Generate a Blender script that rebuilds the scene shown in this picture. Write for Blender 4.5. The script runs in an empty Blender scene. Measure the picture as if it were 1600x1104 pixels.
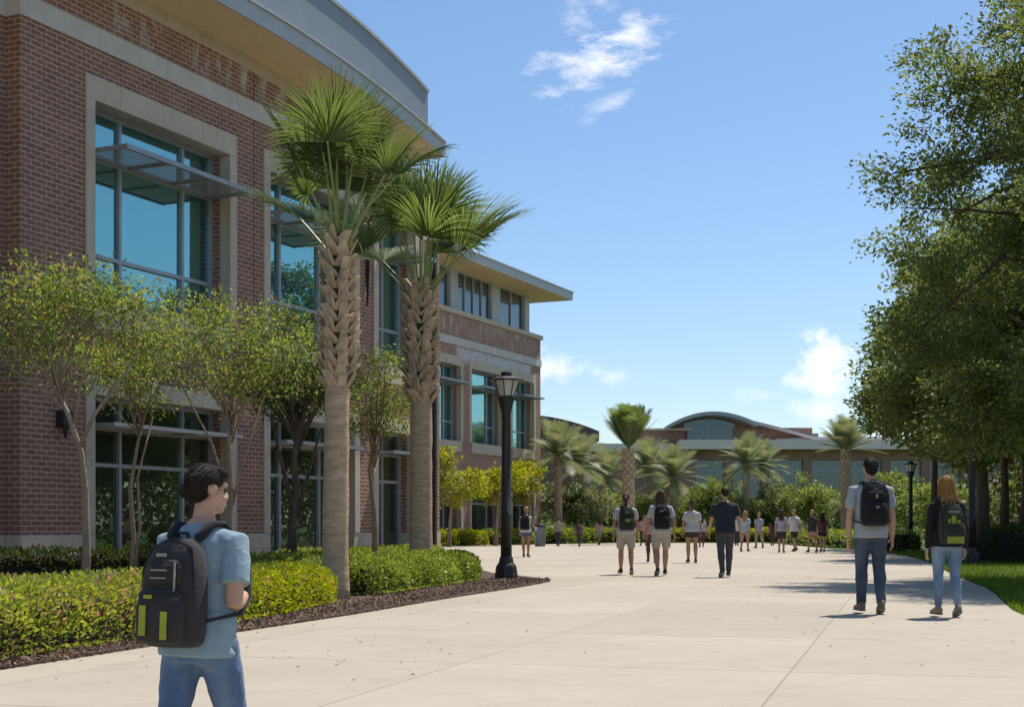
import bpy, bmesh, math, random
import numpy as np
from mathutils import Vector, Matrix, noise
R = math.radians
scene = bpy.context.scene
COL = scene.collection

# ------------------------------------------------------------------ camera, sky, sun, exposure
CAM_H = 1.02
F = 2200.0                      # focal length in pixels of a 1600 px wide frame
cam_data = bpy.data.cameras.new('camera')
cam = bpy.data.objects.new('camera', cam_data); COL.objects.link(cam)
cam.location = (0, 0, CAM_H); cam.rotation_euler = (R(90), 0, 0)
cam_data.sensor_width = 36; cam_data.lens = 36 * F / 1600
cam_data.shift_y = (823 - 552) / 1600
cam_data.clip_start = 0.1; cam_data.clip_end = 8000
scene.camera = cam
scene.view_settings.view_transform = 'Standard'
scene.view_settings.look = 'None'
scene.view_settings.exposure = 0.36
scene.view_settings.gamma = 1
SUN_EL, SUN_AZ = 63.0, 39.0     # azimuth clockwise from +Y
sun_dir = Vector((math.sin(R(SUN_AZ)) * math.cos(R(SUN_EL)), math.cos(R(SUN_AZ)) * math.cos(R(SUN_EL)), math.sin(R(SUN_EL))))
ld = bpy.data.lights.new('sun', 'SUN'); ld.energy = 4.3; ld.angle = R(0.53); ld.color = (1.0, 0.95, 0.87)
sun = bpy.data.objects.new('sun', ld); COL.objects.link(sun)
sun.rotation_euler = (-sun_dir).to_track_quat('-Z', 'Y').to_euler(); sun.location = (20, 20, 60)
scene.cycles.max_bounces = 7; scene.cycles.transparent_max_bounces = 8

def build_world():
    w = bpy.data.worlds.new('World'); scene.world = w; w.use_nodes = True
    nt = w.node_tree; nt.nodes.clear(); N = nt.nodes.new; L = nt.links.new
    out = N('ShaderNodeOutputWorld'); bg = N('ShaderNodeBackground'); bg.inputs[1].default_value = 0.116
    sky = N('ShaderNodeTexSky'); sky.sky_type = 'NISHITA'; sky.sun_disc = False
    sky.sun_elevation = R(SUN_EL); sky.sun_rotation = R(SUN_AZ); sky.air_density = 1.0; sky.dust_density = 0.5; sky.ozone_density = 3.4
    tc = N('ShaderNodeTexCoord'); sx = N('ShaderNodeSeparateXYZ'); L(tc.outputs['Generated'], sx.inputs[0])
    def m(op, a, b=None, c=None, clamp=False):
        n = N('ShaderNodeMath'); n.operation = op; n.use_clamp = clamp
        for i, v in enumerate((a, b, c)):
            if v is None: continue
            if isinstance(v, (int, float)): n.inputs[i].default_value = v
            else: L(v, n.inputs[i])
        return n.outputs[0]
    ysafe = m('MAXIMUM', sx.outputs[1], 0.02)
    u = m('DIVIDE', sx.outputs[0], ysafe); v = m('DIVIDE', sx.outputs[2], ysafe)   # direction on the sky, due north = 0
    def noise_at(scale, detail, rough, zoff, stretch=(1, 1, 1), rot=0):
        cmb = N('ShaderNodeCombineXYZ'); L(u, cmb.inputs[0]); L(v, cmb.inputs[1]); cmb.inputs[2].default_value = zoff
        mp = N('ShaderNodeMapping'); mp.inputs['Scale'].default_value = stretch; mp.inputs['Rotation'].default_value = (0, 0, rot)
        L(cmb.outputs[0], mp.inputs[0])
        n = N('ShaderNodeTexNoise'); n.inputs['Scale'].default_value = scale; n.inputs['Detail'].default_value = detail; n.inputs['Roughness'].default_value = rough
        L(mp.outputs[0], n.inputs['Vector']); return n.outputs['Fac']
    nz = noise_at(30, 7, 0.62, 0.3); wisp = noise_at(34, 7, 0.66, 2.1, (1, 2.3, 1), R(-28))
    # clouds: u centre, v centre, u radius, v radius, tilt, strength, wispy
    clouds = [(0.066, 0.332, 0.050, 0.024, 28, 1.25, 1), (0.084, 0.348, 0.026, 0.017, 35, 1.0, 1), (0.060, 0.325, 0.026, 0.014, 10, 1.0, 0), (0.019, 0.327, 0.018, 0.010, 45, .8, 1), (0.040, 0.329, 0.020, 0.012, 20, .7, 1), (0.050, 0.364, 0.024, 0.015, 20, 0.72, 1),
              (0.068, 0.299, 0.022, 0.009, 30, 0.6, 1), (0.042, 0.111, 0.036, 0.012, -4, 0.9, 0), (0.014, 0.125, 0.020, 0.014, 0, 0.4, 1),
              (0.224, 0.116, 0.030, 0.023, -6, 1.7, 0), (0.236, 0.110, 0.030, 0.020, 0, 1.4, 0), (0.210, 0.104, 0.026, 0.010, 0, 1.0, 0), (0.215, 0.082, 0.045, 0.010, 2, 0.75, 0), (0.178, 0.093, 0.024, 0.010, 0, 0.45, 0),
              (0.40, 0.16, 0.06, 0.03, 0, 0.9, 0), (-0.33, 0.28, 0.10, 0.04, 10, 0.8, 1)]
    total = None
    for (cu, cv, ru, rv, tilt, st, wv) in clouds:
        du = m('SUBTRACT', u, cu); dv = m('SUBTRACT', v, cv); c, s = math.cos(R(tilt)), math.sin(R(tilt))
        a = m('ADD', m('MULTIPLY', du, c / ru), m('MULTIPLY', dv, s / ru)); b = m('ADD', m('MULTIPLY', du, -s / rv), m('MULTIPLY', dv, c / rv))
        d = m('SQRT', m('ADD', m('MULTIPLY', a, a), m('MULTIPLY', b, b)))
        fall = m('SUBTRACT', 1.0, d)
        src = wisp if wv else nz
        dens = m('ADD', m('MULTIPLY', fall, 0.62), m('MULTIPLY', m('SUBTRACT', src, 0.52), 2.5))
        dens = m('MULTIPLY', m('MULTIPLY', dens, 1.35 if not wv else 1.0), st, clamp=True)
        dens = m('MULTIPLY', dens, m('MULTIPLY', m('ADD', fall, 0.25), 2.6, clamp=True), clamp=True)
        total = dens if total is None else m('MAXIMUM', total, dens)
    total = m('MULTIPLY', total, m('GREATER_THAN', sx.outputs[1], 0.03))
    mix = N('ShaderNodeMix'); mix.data_type = 'RGBA'
    L(m('MULTIPLY', total, 0.9), mix.inputs['Factor']); hsv = N('ShaderNodeHueSaturation'); hsv.inputs['Saturation'].default_value = 1.08; hsv.inputs['Value'].default_value = 0.945; L(sky.outputs[0], hsv.inputs['Color']); L(hsv.outputs[0], mix.inputs['A']); mix.inputs['B'].default_value = (8.0, 8.0, 8.2, 1)
    L(mix.outputs['Result'], bg.inputs[0]); L(bg.outputs[0], out.inputs[0])
build_world()

# ------------------------------------------------------------------ materials
def new_mat(name):
    m = bpy.data.materials.new(name); m.use_nodes = True
    nt = m.node_tree; b = nt.nodes['Principled BSDF']
    return m, nt, b
def N_(nt, t, **k):
    n = nt.nodes.new(t)
    for a, v in k.items(): setattr(n, a, v)
    return n
def math_(nt, op, a, b=None, clamp=False):
    n = nt.nodes.new('ShaderNodeMath'); n.operation = op; n.use_clamp = clamp
    for i, v in enumerate((a, b)):
        if v is None: continue
        if isinstance(v, (int, float)): n.inputs[i].default_value = v
        else: nt.links.new(v, n.inputs[i])
    return n.outputs[0]
def mixc(nt, fac, a, b):
    n = nt.nodes.new('ShaderNodeMix'); n.data_type = 'RGBA'
    for key, v in (('Factor', fac), ('A', a), ('B', b)):
        if isinstance(v, (int, float)): n.inputs[key].default_value = v
        elif isinstance(v, tuple): n.inputs[key].default_value = (*v, 1)
        else: nt.links.new(v, n.inputs[key])
    return n.outputs['Result']
def noise_(nt, scale, detail=4, rough=0.55, vec=None, stretch=None):
    n = nt.nodes.new('ShaderNodeTexNoise'); n.inputs['Scale'].default_value = scale; n.inputs['Detail'].default_value = detail; n.inputs['Roughness'].default_value = rough
    if vec is None:
        tc = nt.nodes.new('ShaderNodeTexCoord'); vec = tc.outputs['Object']
    if stretch:
        mp = nt.nodes.new('ShaderNodeMapping'); mp.inputs['Scale'].default_value = stretch; nt.links.new(vec, mp.inputs[0]); vec = mp.outputs[0]
    nt.links.new(vec, n.inputs['Vector']); return n.outputs['Fac']
def ramp_(nt, fac, lo, hi):
    n = nt.nodes.new('ShaderNodeMapRange'); n.inputs['From Min'].default_value = lo; n.inputs['From Max'].default_value = hi; n.clamp = True
    nt.links.new(fac, n.inputs['Value']); return n.outputs['Result']
def bump_(nt, b, h, strength, dist=0.02):
    n = nt.nodes.new('ShaderNodeBump'); n.inputs['Strength'].default_value = strength; n.inputs['Distance'].default_value = dist
    nt.links.new(h, n.inputs['Height']); nt.links.new(n.outputs[0], b.inputs['Normal'])
def basic(name, col, rough=0.7, var=0.15, scale=6, bump=0.0, bscale=60, metal=0.0, spec=0.5, stretch=None, col2=None, sheen=0):
    m, nt, b = new_mat(name)
    c2 = col2 or tuple(min(1, c * (1 + var)) for c in col); c1 = col if col2 else tuple(c * (1 - var) for c in col)
    f = ramp_(nt, noise_(nt, scale, 5, 0.6, stretch=stretch), 0.3, 0.7)
    nt.links.new(mixc(nt, f, c1, c2), b.inputs['Base Color'])
    b.inputs['Roughness'].default_value = rough; b.inputs['Metallic'].default_value = metal; b.inputs['Specular IOR Level'].default_value = spec
    if sheen: b.inputs['Sheen Weight'].default_value = sheen
    if bump: bump_(nt, b, noise_(nt, bscale, 4, 0.6, stretch=stretch), bump)
    return m
def leaf_mat(name, dark, light, extra=None, extra_amt=0.0, trans=0.35, rough=0.5, patch=0.8, spec=0.3):
    m, nt, b = new_mat(name)
    g = N_(nt, 'ShaderNodeNewGeometry')
    c = mixc(nt, g.outputs['Random Per Island'], dark, light)
    pn = ramp_(nt, noise_(nt, patch, 3), 0.35, 0.65)
    c = mixc(nt, math_(nt, 'MULTIPLY', pn, 0.45), c, tuple(0.6 * x for x in dark))
    if extra:
        r2 = math_(nt, 'FRACT', math_(nt, 'MULTIPLY', g.outputs['Random Per Island'], 37.7))
        pn2 = ramp_(nt, noise_(nt, 1.6, 3, 0.6), 0.4, 0.62)
        f = math_(nt, 'LESS_THAN', r2, math_(nt, 'MULTIPLY', math_(nt, 'ADD', math_(nt, 'MULTIPLY', pn2, 1.3), 0.12), extra_amt))
        c = mixc(nt, f, c, extra)
    nt.links.new(c, b.inputs['Base Color']); b.inputs['Roughness'].default_value = rough; b.inputs['Specular IOR Level'].default_value = spec
    tr = N_(nt, 'ShaderNodeBsdfTranslucent')
    hs = N_(nt, 'ShaderNodeHueSaturation'); hs.inputs['Hue'].default_value = 0.475; hs.inputs['Saturation'].default_value = 1.15; hs.inputs['Value'].default_value = 1.9
    nt.links.new(c, hs.inputs['Color']); nt.links.new(hs.outputs[0], tr.inputs[0])
    mx = N_(nt, 'ShaderNodeMixShader'); mx.inputs[0].default_value = trans
    nt.links.new(b.outputs[0], mx.inputs[1]); nt.links.new(tr.outputs[0], mx.inputs[2])
    nt.links.new(mx.outputs[0], nt.nodes['Material Output'].inputs[0])
    return m
def brick_mat(name, c1, c2, mortar, stains=()):
    m, nt, b = new_mat(name)
    uv = N_(nt, 'ShaderNodeUVMap'); uv.uv_map = 'UVMap'
    br = N_(nt, 'ShaderNodeTexBrick'); br.offset = 0.5
    nt.links.new(uv.outputs[0], br.inputs['Vector'])
    br.inputs['Color1'].default_value = (*c1, 1); br.inputs['Color2'].default_value = (*c2, 1); br.inputs['Mortar'].default_value = (*mortar, 1)
    br.inputs['Scale'].default_value = 1; br.inputs['Mortar Size'].default_value = 0.012; br.inputs['Mortar Smooth'].default_value = 0.15; br.inputs['Bias'].default_value = -0.1
    br.inputs['Brick Width'].default_value = 0.31; br.inputs['Row Height'].default_value = 0.116
    c = br.outputs['Color']
    w = ramp_(nt, noise_(nt, 1.1, 5, 0.6, uv.outputs[0]), 0.25, 0.75)
    c = mixc(nt, math_(nt, 'MULTIPLY', w, 0.35), c, (0.135, 0.072, 0.05))
    sep = N_(nt, 'ShaderNodeSeparateXYZ'); nt.links.new(uv.outputs[0], sep.inputs[0])
    for (z0, z1, x0, x1, amt, thr) in stains:          # salts washed out of the mortar
        zm = math_(nt, 'MULTIPLY', ramp_(nt, sep.outputs[1], z0, z0 + 0.5 * (z1 - z0)), ramp_(nt, sep.outputs[1], z1, z1 - 0.12))
        xm = math_(nt, 'MULTIPLY', ramp_(nt, sep.outputs[0], x0, x0 + 0.6), ramp_(nt, sep.outputs[0], x1, x1 - 0.6))
        s = noise_(nt, 2.2, 6, 0.7, uv.outputs[0], (1.0, 0.28, 1))
        f = math_(nt, 'MULTIPLY', math_(nt, 'MULTIPLY', zm, xm), ramp_(nt, s, thr, thr + 0.13))
        c = mixc(nt, math_(nt, 'MULTIPLY', f, amt), c, (0.60, 0.585, 0.57))
    nt.links.new(c, b.inputs['Base Color']); b.inputs['Roughness'].default_value = 0.9; b.inputs['Specular IOR Level'].default_value = 0.25
    bump_(nt, b, math_(nt, 'ADD', math_(nt, 'MULTIPLY', br.outputs['Fac'], -0.8), math_(nt, 'MULTIPLY', noise_(nt, 45, 3, 0.6, uv.outputs[0]), 0.3)), 0.6, 0.012)
    return m
def stone_mat(name, c1, c2, jx=0):
    m, nt, b = new_mat(name)
    c = mixc(nt, ramp_(nt, noise_(nt, 1.3, 6, 0.65), 0.3, 0.7), c1, c2)
    c = mixc(nt, math_(nt, 'MULTIPLY', ramp_(nt, noise_(nt, 3.0, 5, 0.7, stretch=(2.2, 2.2, 0.35)), 0.52, 0.75), 0.35), c, tuple(0.55 * x for x in c1))
    if jx:
        tc = N_(nt, 'ShaderNodeTexCoord'); sp = N_(nt, 'ShaderNodeSeparateXYZ'); nt.links.new(tc.outputs['Object'], sp.inputs[0])
        f = math_(nt, 'LESS_THAN', math_(nt, 'FRACT', math_(nt, 'DIVIDE', sp.outputs[0], jx)), 0.012 / jx)
        c = mixc(nt, math_(nt, 'MULTIPLY', f, 0.6), c, (0.12, 0.11, 0.1))
    nt.links.new(c, b.inputs['Base Color']); b.inputs['Roughness'].default_value = 0.85
    bump_(nt, b, noise_(nt, 90, 4, 0.6), 0.15, 0.004)
    return m
def glass_mat(name, tint, dark, refl):
    m, nt, b = new_mat(name)
    b.inputs['Base Color'].default_value = (*dark, 1); b.inputs['Roughness'].default_value = 0.25
    g = N_(nt, 'ShaderNodeBsdfGlossy'); g.inputs['Color'].default_value = (*tint, 1); g.inputs['Roughness'].default_value = 0.012
    lw = N_(nt, 'ShaderNodeLayerWeight'); lw.inputs['Blend'].default_value = 0.35
    f = math_(nt, 'ADD', math_(nt, 'MULTIPLY', lw.outputs['Fresnel'], 0.7), refl, clamp=True)
    bp = N_(nt, 'ShaderNodeBump'); bp.inputs['Strength'].default_value = 0.05; bp.inputs['Distance'].default_value = 0.05
    nt.links.new(noise_(nt, 0.7, 2, 0.4), bp.inputs['Height']); nt.links.new(bp.outputs[0], g.inputs['Normal'])
    mx = N_(nt, 'ShaderNodeMixShader'); nt.links.new(f, mx.inputs[0]); nt.links.new(b.outputs[0], mx.inputs[1]); nt.links.new(g.outputs[0], mx.inputs[2])
    nt.links.new(mx.outputs[0], nt.nodes['Material Output'].inputs[0])
    return m
def concrete_mat():
    m, nt, b = new_mat('concrete_paving')
    tc = N_(nt, 'ShaderNodeTexCoord'); P = tc.outputs['Object']
    mp = N_(nt, 'ShaderNodeMapping'); mp.inputs['Rotation'].default_value = (0, 0, R(15.7)); nt.links.new(P, mp.inputs[0])
    wob = N_(nt, 'ShaderNodeSeparateXYZ'); nt.links.new(mp.outputs[0], wob.inputs[0])
    def lines(v, period, off, w):
        f = math_(nt, 'FRACT', math_(nt, 'DIVIDE', math_(nt, 'SUBTRACT', v, off), period))
        return math_(nt, 'GREATER_THAN', math_(nt, 'ABSOLUTE', math_(nt, 'SUBTRACT', f, 0.5)), 0.5 - 0.5 * w / period)
    def slab(v, period, off): return math_(nt, 'FLOOR', math_(nt, 'DIVIDE', math_(nt, 'SUBTRACT', v, off), period))
    j = math_(nt, 'MAXIMUM', lines(wob.outputs[0], 2.42, -0.8, 0.014), lines(wob.outputs[1], 3.1, 10.1, 0.024))
    wn = N_(nt, 'ShaderNodeTexWhiteNoise'); cb = N_(nt, 'ShaderNodeCombineXYZ')
    nt.links.new(slab(wob.outputs[0], 2.42, -0.8), cb.inputs[0]); nt.links.new(slab(wob.outputs[1], 3.1, 10.1), cb.inputs[1]); nt.links.new(cb.outputs[0], wn.inputs['Vector'])
    c = mixc(nt, ramp_(nt, noise_(nt, 0.45, 6, 0.6), 0.3, 0.7), (0.385, 0.328, 0.25), (0.455, 0.394, 0.306))
    c = mixc(nt, math_(nt, 'MULTIPLY', wn.outputs[0], 0.42), c, (0.315, 0.27, 0.205))
    c = mixc(nt, math_(nt, 'MULTIPLY', ramp_(nt, noise_(nt, 2.6, 7, 0.7), 0.50, 0.76), 0.40), c, (0.25, 0.215, 0.165))
    c = mixc(nt, math_(nt, 'MULTIPLY', ramp_(nt, noise_(nt, 140, 2, 0.5), 0.5, 0.8), 0.22), c, (0.30, 0.27, 0.23))
    vor = N_(nt, 'ShaderNodeTexVoronoi'); vor.inputs['Scale'].default_value = 1.9; nt.links.new(P, vor.inputs['Vector'])
    spot = math_(nt, 'LESS_THAN', vor.outputs['Distance'], 0.035)
    c = mixc(nt, math_(nt, 'MULTIPLY', spot, 0.28), c, (0.16, 0.14, 0.12))
    c = mixc(nt, math_(nt, 'MULTIPLY', j, 0.62), c, (0.17, 0.145, 0.12))
    nt.links.new(c, b.inputs['Base Color']); b.inputs['Roughness'].default_value = 0.82; b.inputs['Specular IOR Level'].default_value = 0.35
    bump_(nt, b, math_(nt, 'SUBTRACT', noise_(nt, 160, 3, 0.6), math_(nt, 'MULTIPLY', j, 2.0)), 0.22, 0.004)
    return m
def jeans_mat(name, dark, light):
    m, nt, b = new_mat(name)
    c = mixc(nt, ramp_(nt, noise_(nt, 5, 4, 0.6, stretch=(1, 1, 0.45)), 0.38, 0.68), dark, light)
    c = mixc(nt, math_(nt, 'MULTIPLY', ramp_(nt, noise_(nt, 600, 2, 0.5, stretch=(1, 1, 0.4)), 0.4, 0.7), 0.08), c, tuple(0.45 * x for x in dark))
    nt.links.new(c, b.inputs['Base Color']); b.inputs['Roughness'].default_value = 0.9; b.inputs['Sheen Weight'].default_value = 0.1
    bump_(nt, b, noise_(nt, 22, 3, 0.5, stretch=(0.7, 0.7, 1.6)), 0.15, 0.006)
    return m
M = {}
M['brick'] = brick_mat('red_brown_brick', (0.335, 0.172, 0.122), (0.245, 0.122, 0.088), (0.60, 0.49, 0.38), [(12.2, 13.45, 2.2, 15.5, 0.85, 0.50)])
M['brick_wing'] = brick_mat('weathered_brick', (0.40, 0.215, 0.150), (0.30, 0.156, 0.112), (0.60, 0.50, 0.385), [(10.6, 11.78, 9.4, 20.9, 0.95, 0.33), (12.2, 13.6, 3, 21.5, 0.6, 0.5)])
M['brick_far'] = brick_mat('distant_brick', (0.40, 0.205, 0.145), (0.31, 0.155, 0.11), (0.5, 0.40, 0.31))
M['stone'] = stone_mat('cast_stone', (0.50, 0.425, 0.315), (0.60, 0.52, 0.395), 1.55)
M['stone_grey'] = stone_mat('grey_cast_stone', (0.52, 0.49, 0.44), (0.62, 0.59, 0.54), 2.4)
M['stone_far'] = stone_mat('pale_far_concrete', (0.86, 0.70, 0.58), (0.92, 0.76, 0.64))
M['soffit'] = stone_mat('tan_soffit', (0.66, 0.52, 0.31), (0.74, 0.59, 0.36), 3.9)
M['fascia'] = basic('pale_grey_metal', (0.42, 0.43, 0.43), 0.5, 0.06, 1.5, 0.02, 20)
M['roof'] = basic('blue_grey_roof_metal', (0.255, 0.285, 0.32), 0.6, 0.08, 1.2, 0.02, 10)
M['alu'] = basic('aluminium_frame', (0.40, 0.42, 0.45), 0.42, 0.06, 4, metal=0.25)
M['alu_shade'] = basic('aluminium_louvre', (0.30, 0.315, 0.33), 0.45, 0.08, 4, metal=0.25)
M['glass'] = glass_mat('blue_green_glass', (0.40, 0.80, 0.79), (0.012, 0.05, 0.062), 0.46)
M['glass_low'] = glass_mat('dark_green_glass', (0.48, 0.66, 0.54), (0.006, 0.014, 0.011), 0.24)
M['glass_far'] = glass_mat('clear_blue_glass', (0.55, 0.72, 0.78), (0.018, 0.03, 0.035), 0.08)
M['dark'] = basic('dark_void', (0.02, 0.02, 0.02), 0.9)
M['concrete'] = concrete_mat()
def grass_ground():
    m, nt, b = new_mat('lawn_ground')
    c = mixc(nt, ramp_(nt, noise_(nt, 0.6, 6, 0.7), 0.3, 0.7), (0.045, 0.085, 0.014), (0.09, 0.15, 0.022))
    c = mixc(nt, math_(nt, 'MULTIPLY', ramp_(nt, noise_(nt, 30, 4, 0.6), 0.4, 0.7), 0.5), c, (0.03, 0.06, 0.012))
    nt.links.new(c, b.inputs['Base Color']); b.inputs['Roughness'].default_value = 0.95
    bump_(nt, b, noise_(nt, 60, 4, 0.7), 0.8, 0.04); return m
M['lawn'] = grass_ground()
def mulch_mat():
    m, nt, b = new_mat('bark_mulch')
    v = N_(nt, 'ShaderNodeTexVoronoi'); v.inputs['Scale'].default_value = 28; tc = N_(nt, 'ShaderNodeTexCoord'); nt.links.new(tc.outputs['Object'], v.inputs['Vector'])
    sp = N_(nt, 'ShaderNodeSeparateColor'); nt.links.new(v.outputs['Color'], sp.inputs[0])
    c = mixc(nt, sp.outputs[0], (0.05, 0.03, 0.02), (0.17, 0.105, 0.07))
    c = mixc(nt, math_(nt, 'MULTIPLY', ramp_(nt, noise_(nt, 1.5, 4), 0.4, 0.7), 0.5), c, (0.06, 0.038, 0.027))
    nt.links.new(c, b.inputs['Base Color']); b.inputs['Roughness'].default_value = 0.95
    bump_(nt, b, math_(nt, 'ADD', v.outputs['Distance'], noise_(nt, 50, 4, 0.7)), 1.0, 0.03); return m
M['mulch'] = mulch_mat()
def chip_mat():
    m, nt, b = new_mat('mulch_chips'); g = N_(nt, 'ShaderNodeNewGeometry')
    nt.links.new(mixc(nt, g.outputs['Random Per Island'], (0.075, 0.045, 0.03), (0.30, 0.20, 0.14)), b.inputs['Base Color']); b.inputs['Roughness'].default_value = 0.95; return m
M['chips'] = chip_mat()
M['iron'] = basic('dark_bronze_iron', (0.030, 0.027, 0.024), 0.5, 0.3, 9, 0.1, 70, metal=0.2)
M['lamp_glass'] = basic('frosted_lamp_glass', (0.50, 0.47, 0.40), 0.35, 0.1, 5)
M['bark'] = basic('grey_brown_bark', (0.10, 0.075, 0.055), 0.9, 0.4, 9, 0.9, 25, stretch=(1, 1, 0.25))
M['bark_pale'] = basic('pale_smooth_bark', (0.30, 0.22, 0.145), 0.8, 0.25, 14, 0.3, 30, stretch=(1, 1, 0.35))
M['palm_trunk'] = basic('palm_trunk_bark', (0.45, 0.325, 0.205), 0.9, 0.28, 9, 0.8, 20, stretch=(0.5, 0.5, 1.6))
M['palm_boot'] = basic('palm_leaf_base', (0.46, 0.345, 0.225), 0.85, 0.36, 8, 0.5, 50, stretch=(1, 1, 0.3))
M['palm_core'] = basic('palm_fibre', (0.07, 0.05, 0.035), 0.95, 0.3, 20, 0.5, 40)
M['petiole'] = basic('palm_petiole', (0.20, 0.26, 0.075), 0.5, 0.15, 10)
M['frond'] = leaf_mat('palm_frond', (0.080, 0.125, 0.036), (0.165, 0.225, 0.070), trans=0.46, rough=0.36, patch=1.5, spec=0.45)
M['frond_far'] = leaf_mat('date_palm_frond', (0.17, 0.205, 0.09), (0.32, 0.34, 0.17), trans=0.3, rough=0.42)
M['oak'] = leaf_mat('oak_leaves', (0.070, 0.104, 0.033), (0.205, 0.258, 0.080), trans=0.45, rough=0.5, spec=0.22)
M['myrtle'] = leaf_mat('small_tree_leaves', (0.082, 0.122, 0.034), (0.275, 0.345, 0.082), (0.24, 0.15, 0.07), 0.07, trans=0.5)
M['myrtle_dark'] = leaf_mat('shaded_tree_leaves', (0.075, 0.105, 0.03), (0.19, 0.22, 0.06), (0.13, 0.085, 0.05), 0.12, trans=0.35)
M['lime'] = leaf_mat('lime_leaves', (0.16, 0.20, 0.025), (0.33, 0.35, 0.05), trans=0.5)
M['bg_leaf'] = leaf_mat('garden_tree_leaves', (0.105, 0.142, 0.046), (0.235, 0.27, 0.095), trans=0.35)
M['bg_leaf2'] = leaf_mat('garden_tree_leaves_bright', (0.13, 0.18, 0.045), (0.27, 0.33, 0.09), trans=0.4)
M['olive'] = leaf_mat('olive_toned_leaves', (0.18, 0.20, 0.085), (0.33, 0.35, 0.17), trans=0.35)
M['hedge_red'] = leaf_mat('bronze_tipped_leaves', (0.155, 0.205, 0.035), (0.38, 0.45, 0.09), (0.38, 0.25, 0.15), 0.20, trans=0.38, rough=0.45)
M['hedge_gold'] = leaf_mat('yellow_green_leaves', (0.165, 0.225, 0.025), (0.40, 0.47, 0.06), (0.40, 0.25, 0.12), 0.13, trans=0.4, rough=0.4)
M['hedge'] = leaf_mat('green_hedge_leaves', (0.125, 0.185, 0.034), (0.32, 0.39, 0.09), trans=0.38, rough=0.38)
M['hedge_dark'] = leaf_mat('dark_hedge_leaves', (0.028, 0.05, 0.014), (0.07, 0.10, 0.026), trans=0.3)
M['dark_core'] = basic('hedge_core_dark', (0.025, 0.020, 0.012), 0.95, 0.3)
M['grassblade'] = leaf_mat('grass_blades', (0.08, 0.14, 0.02), (0.17, 0.25, 0.04), trans=0.4)
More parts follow.
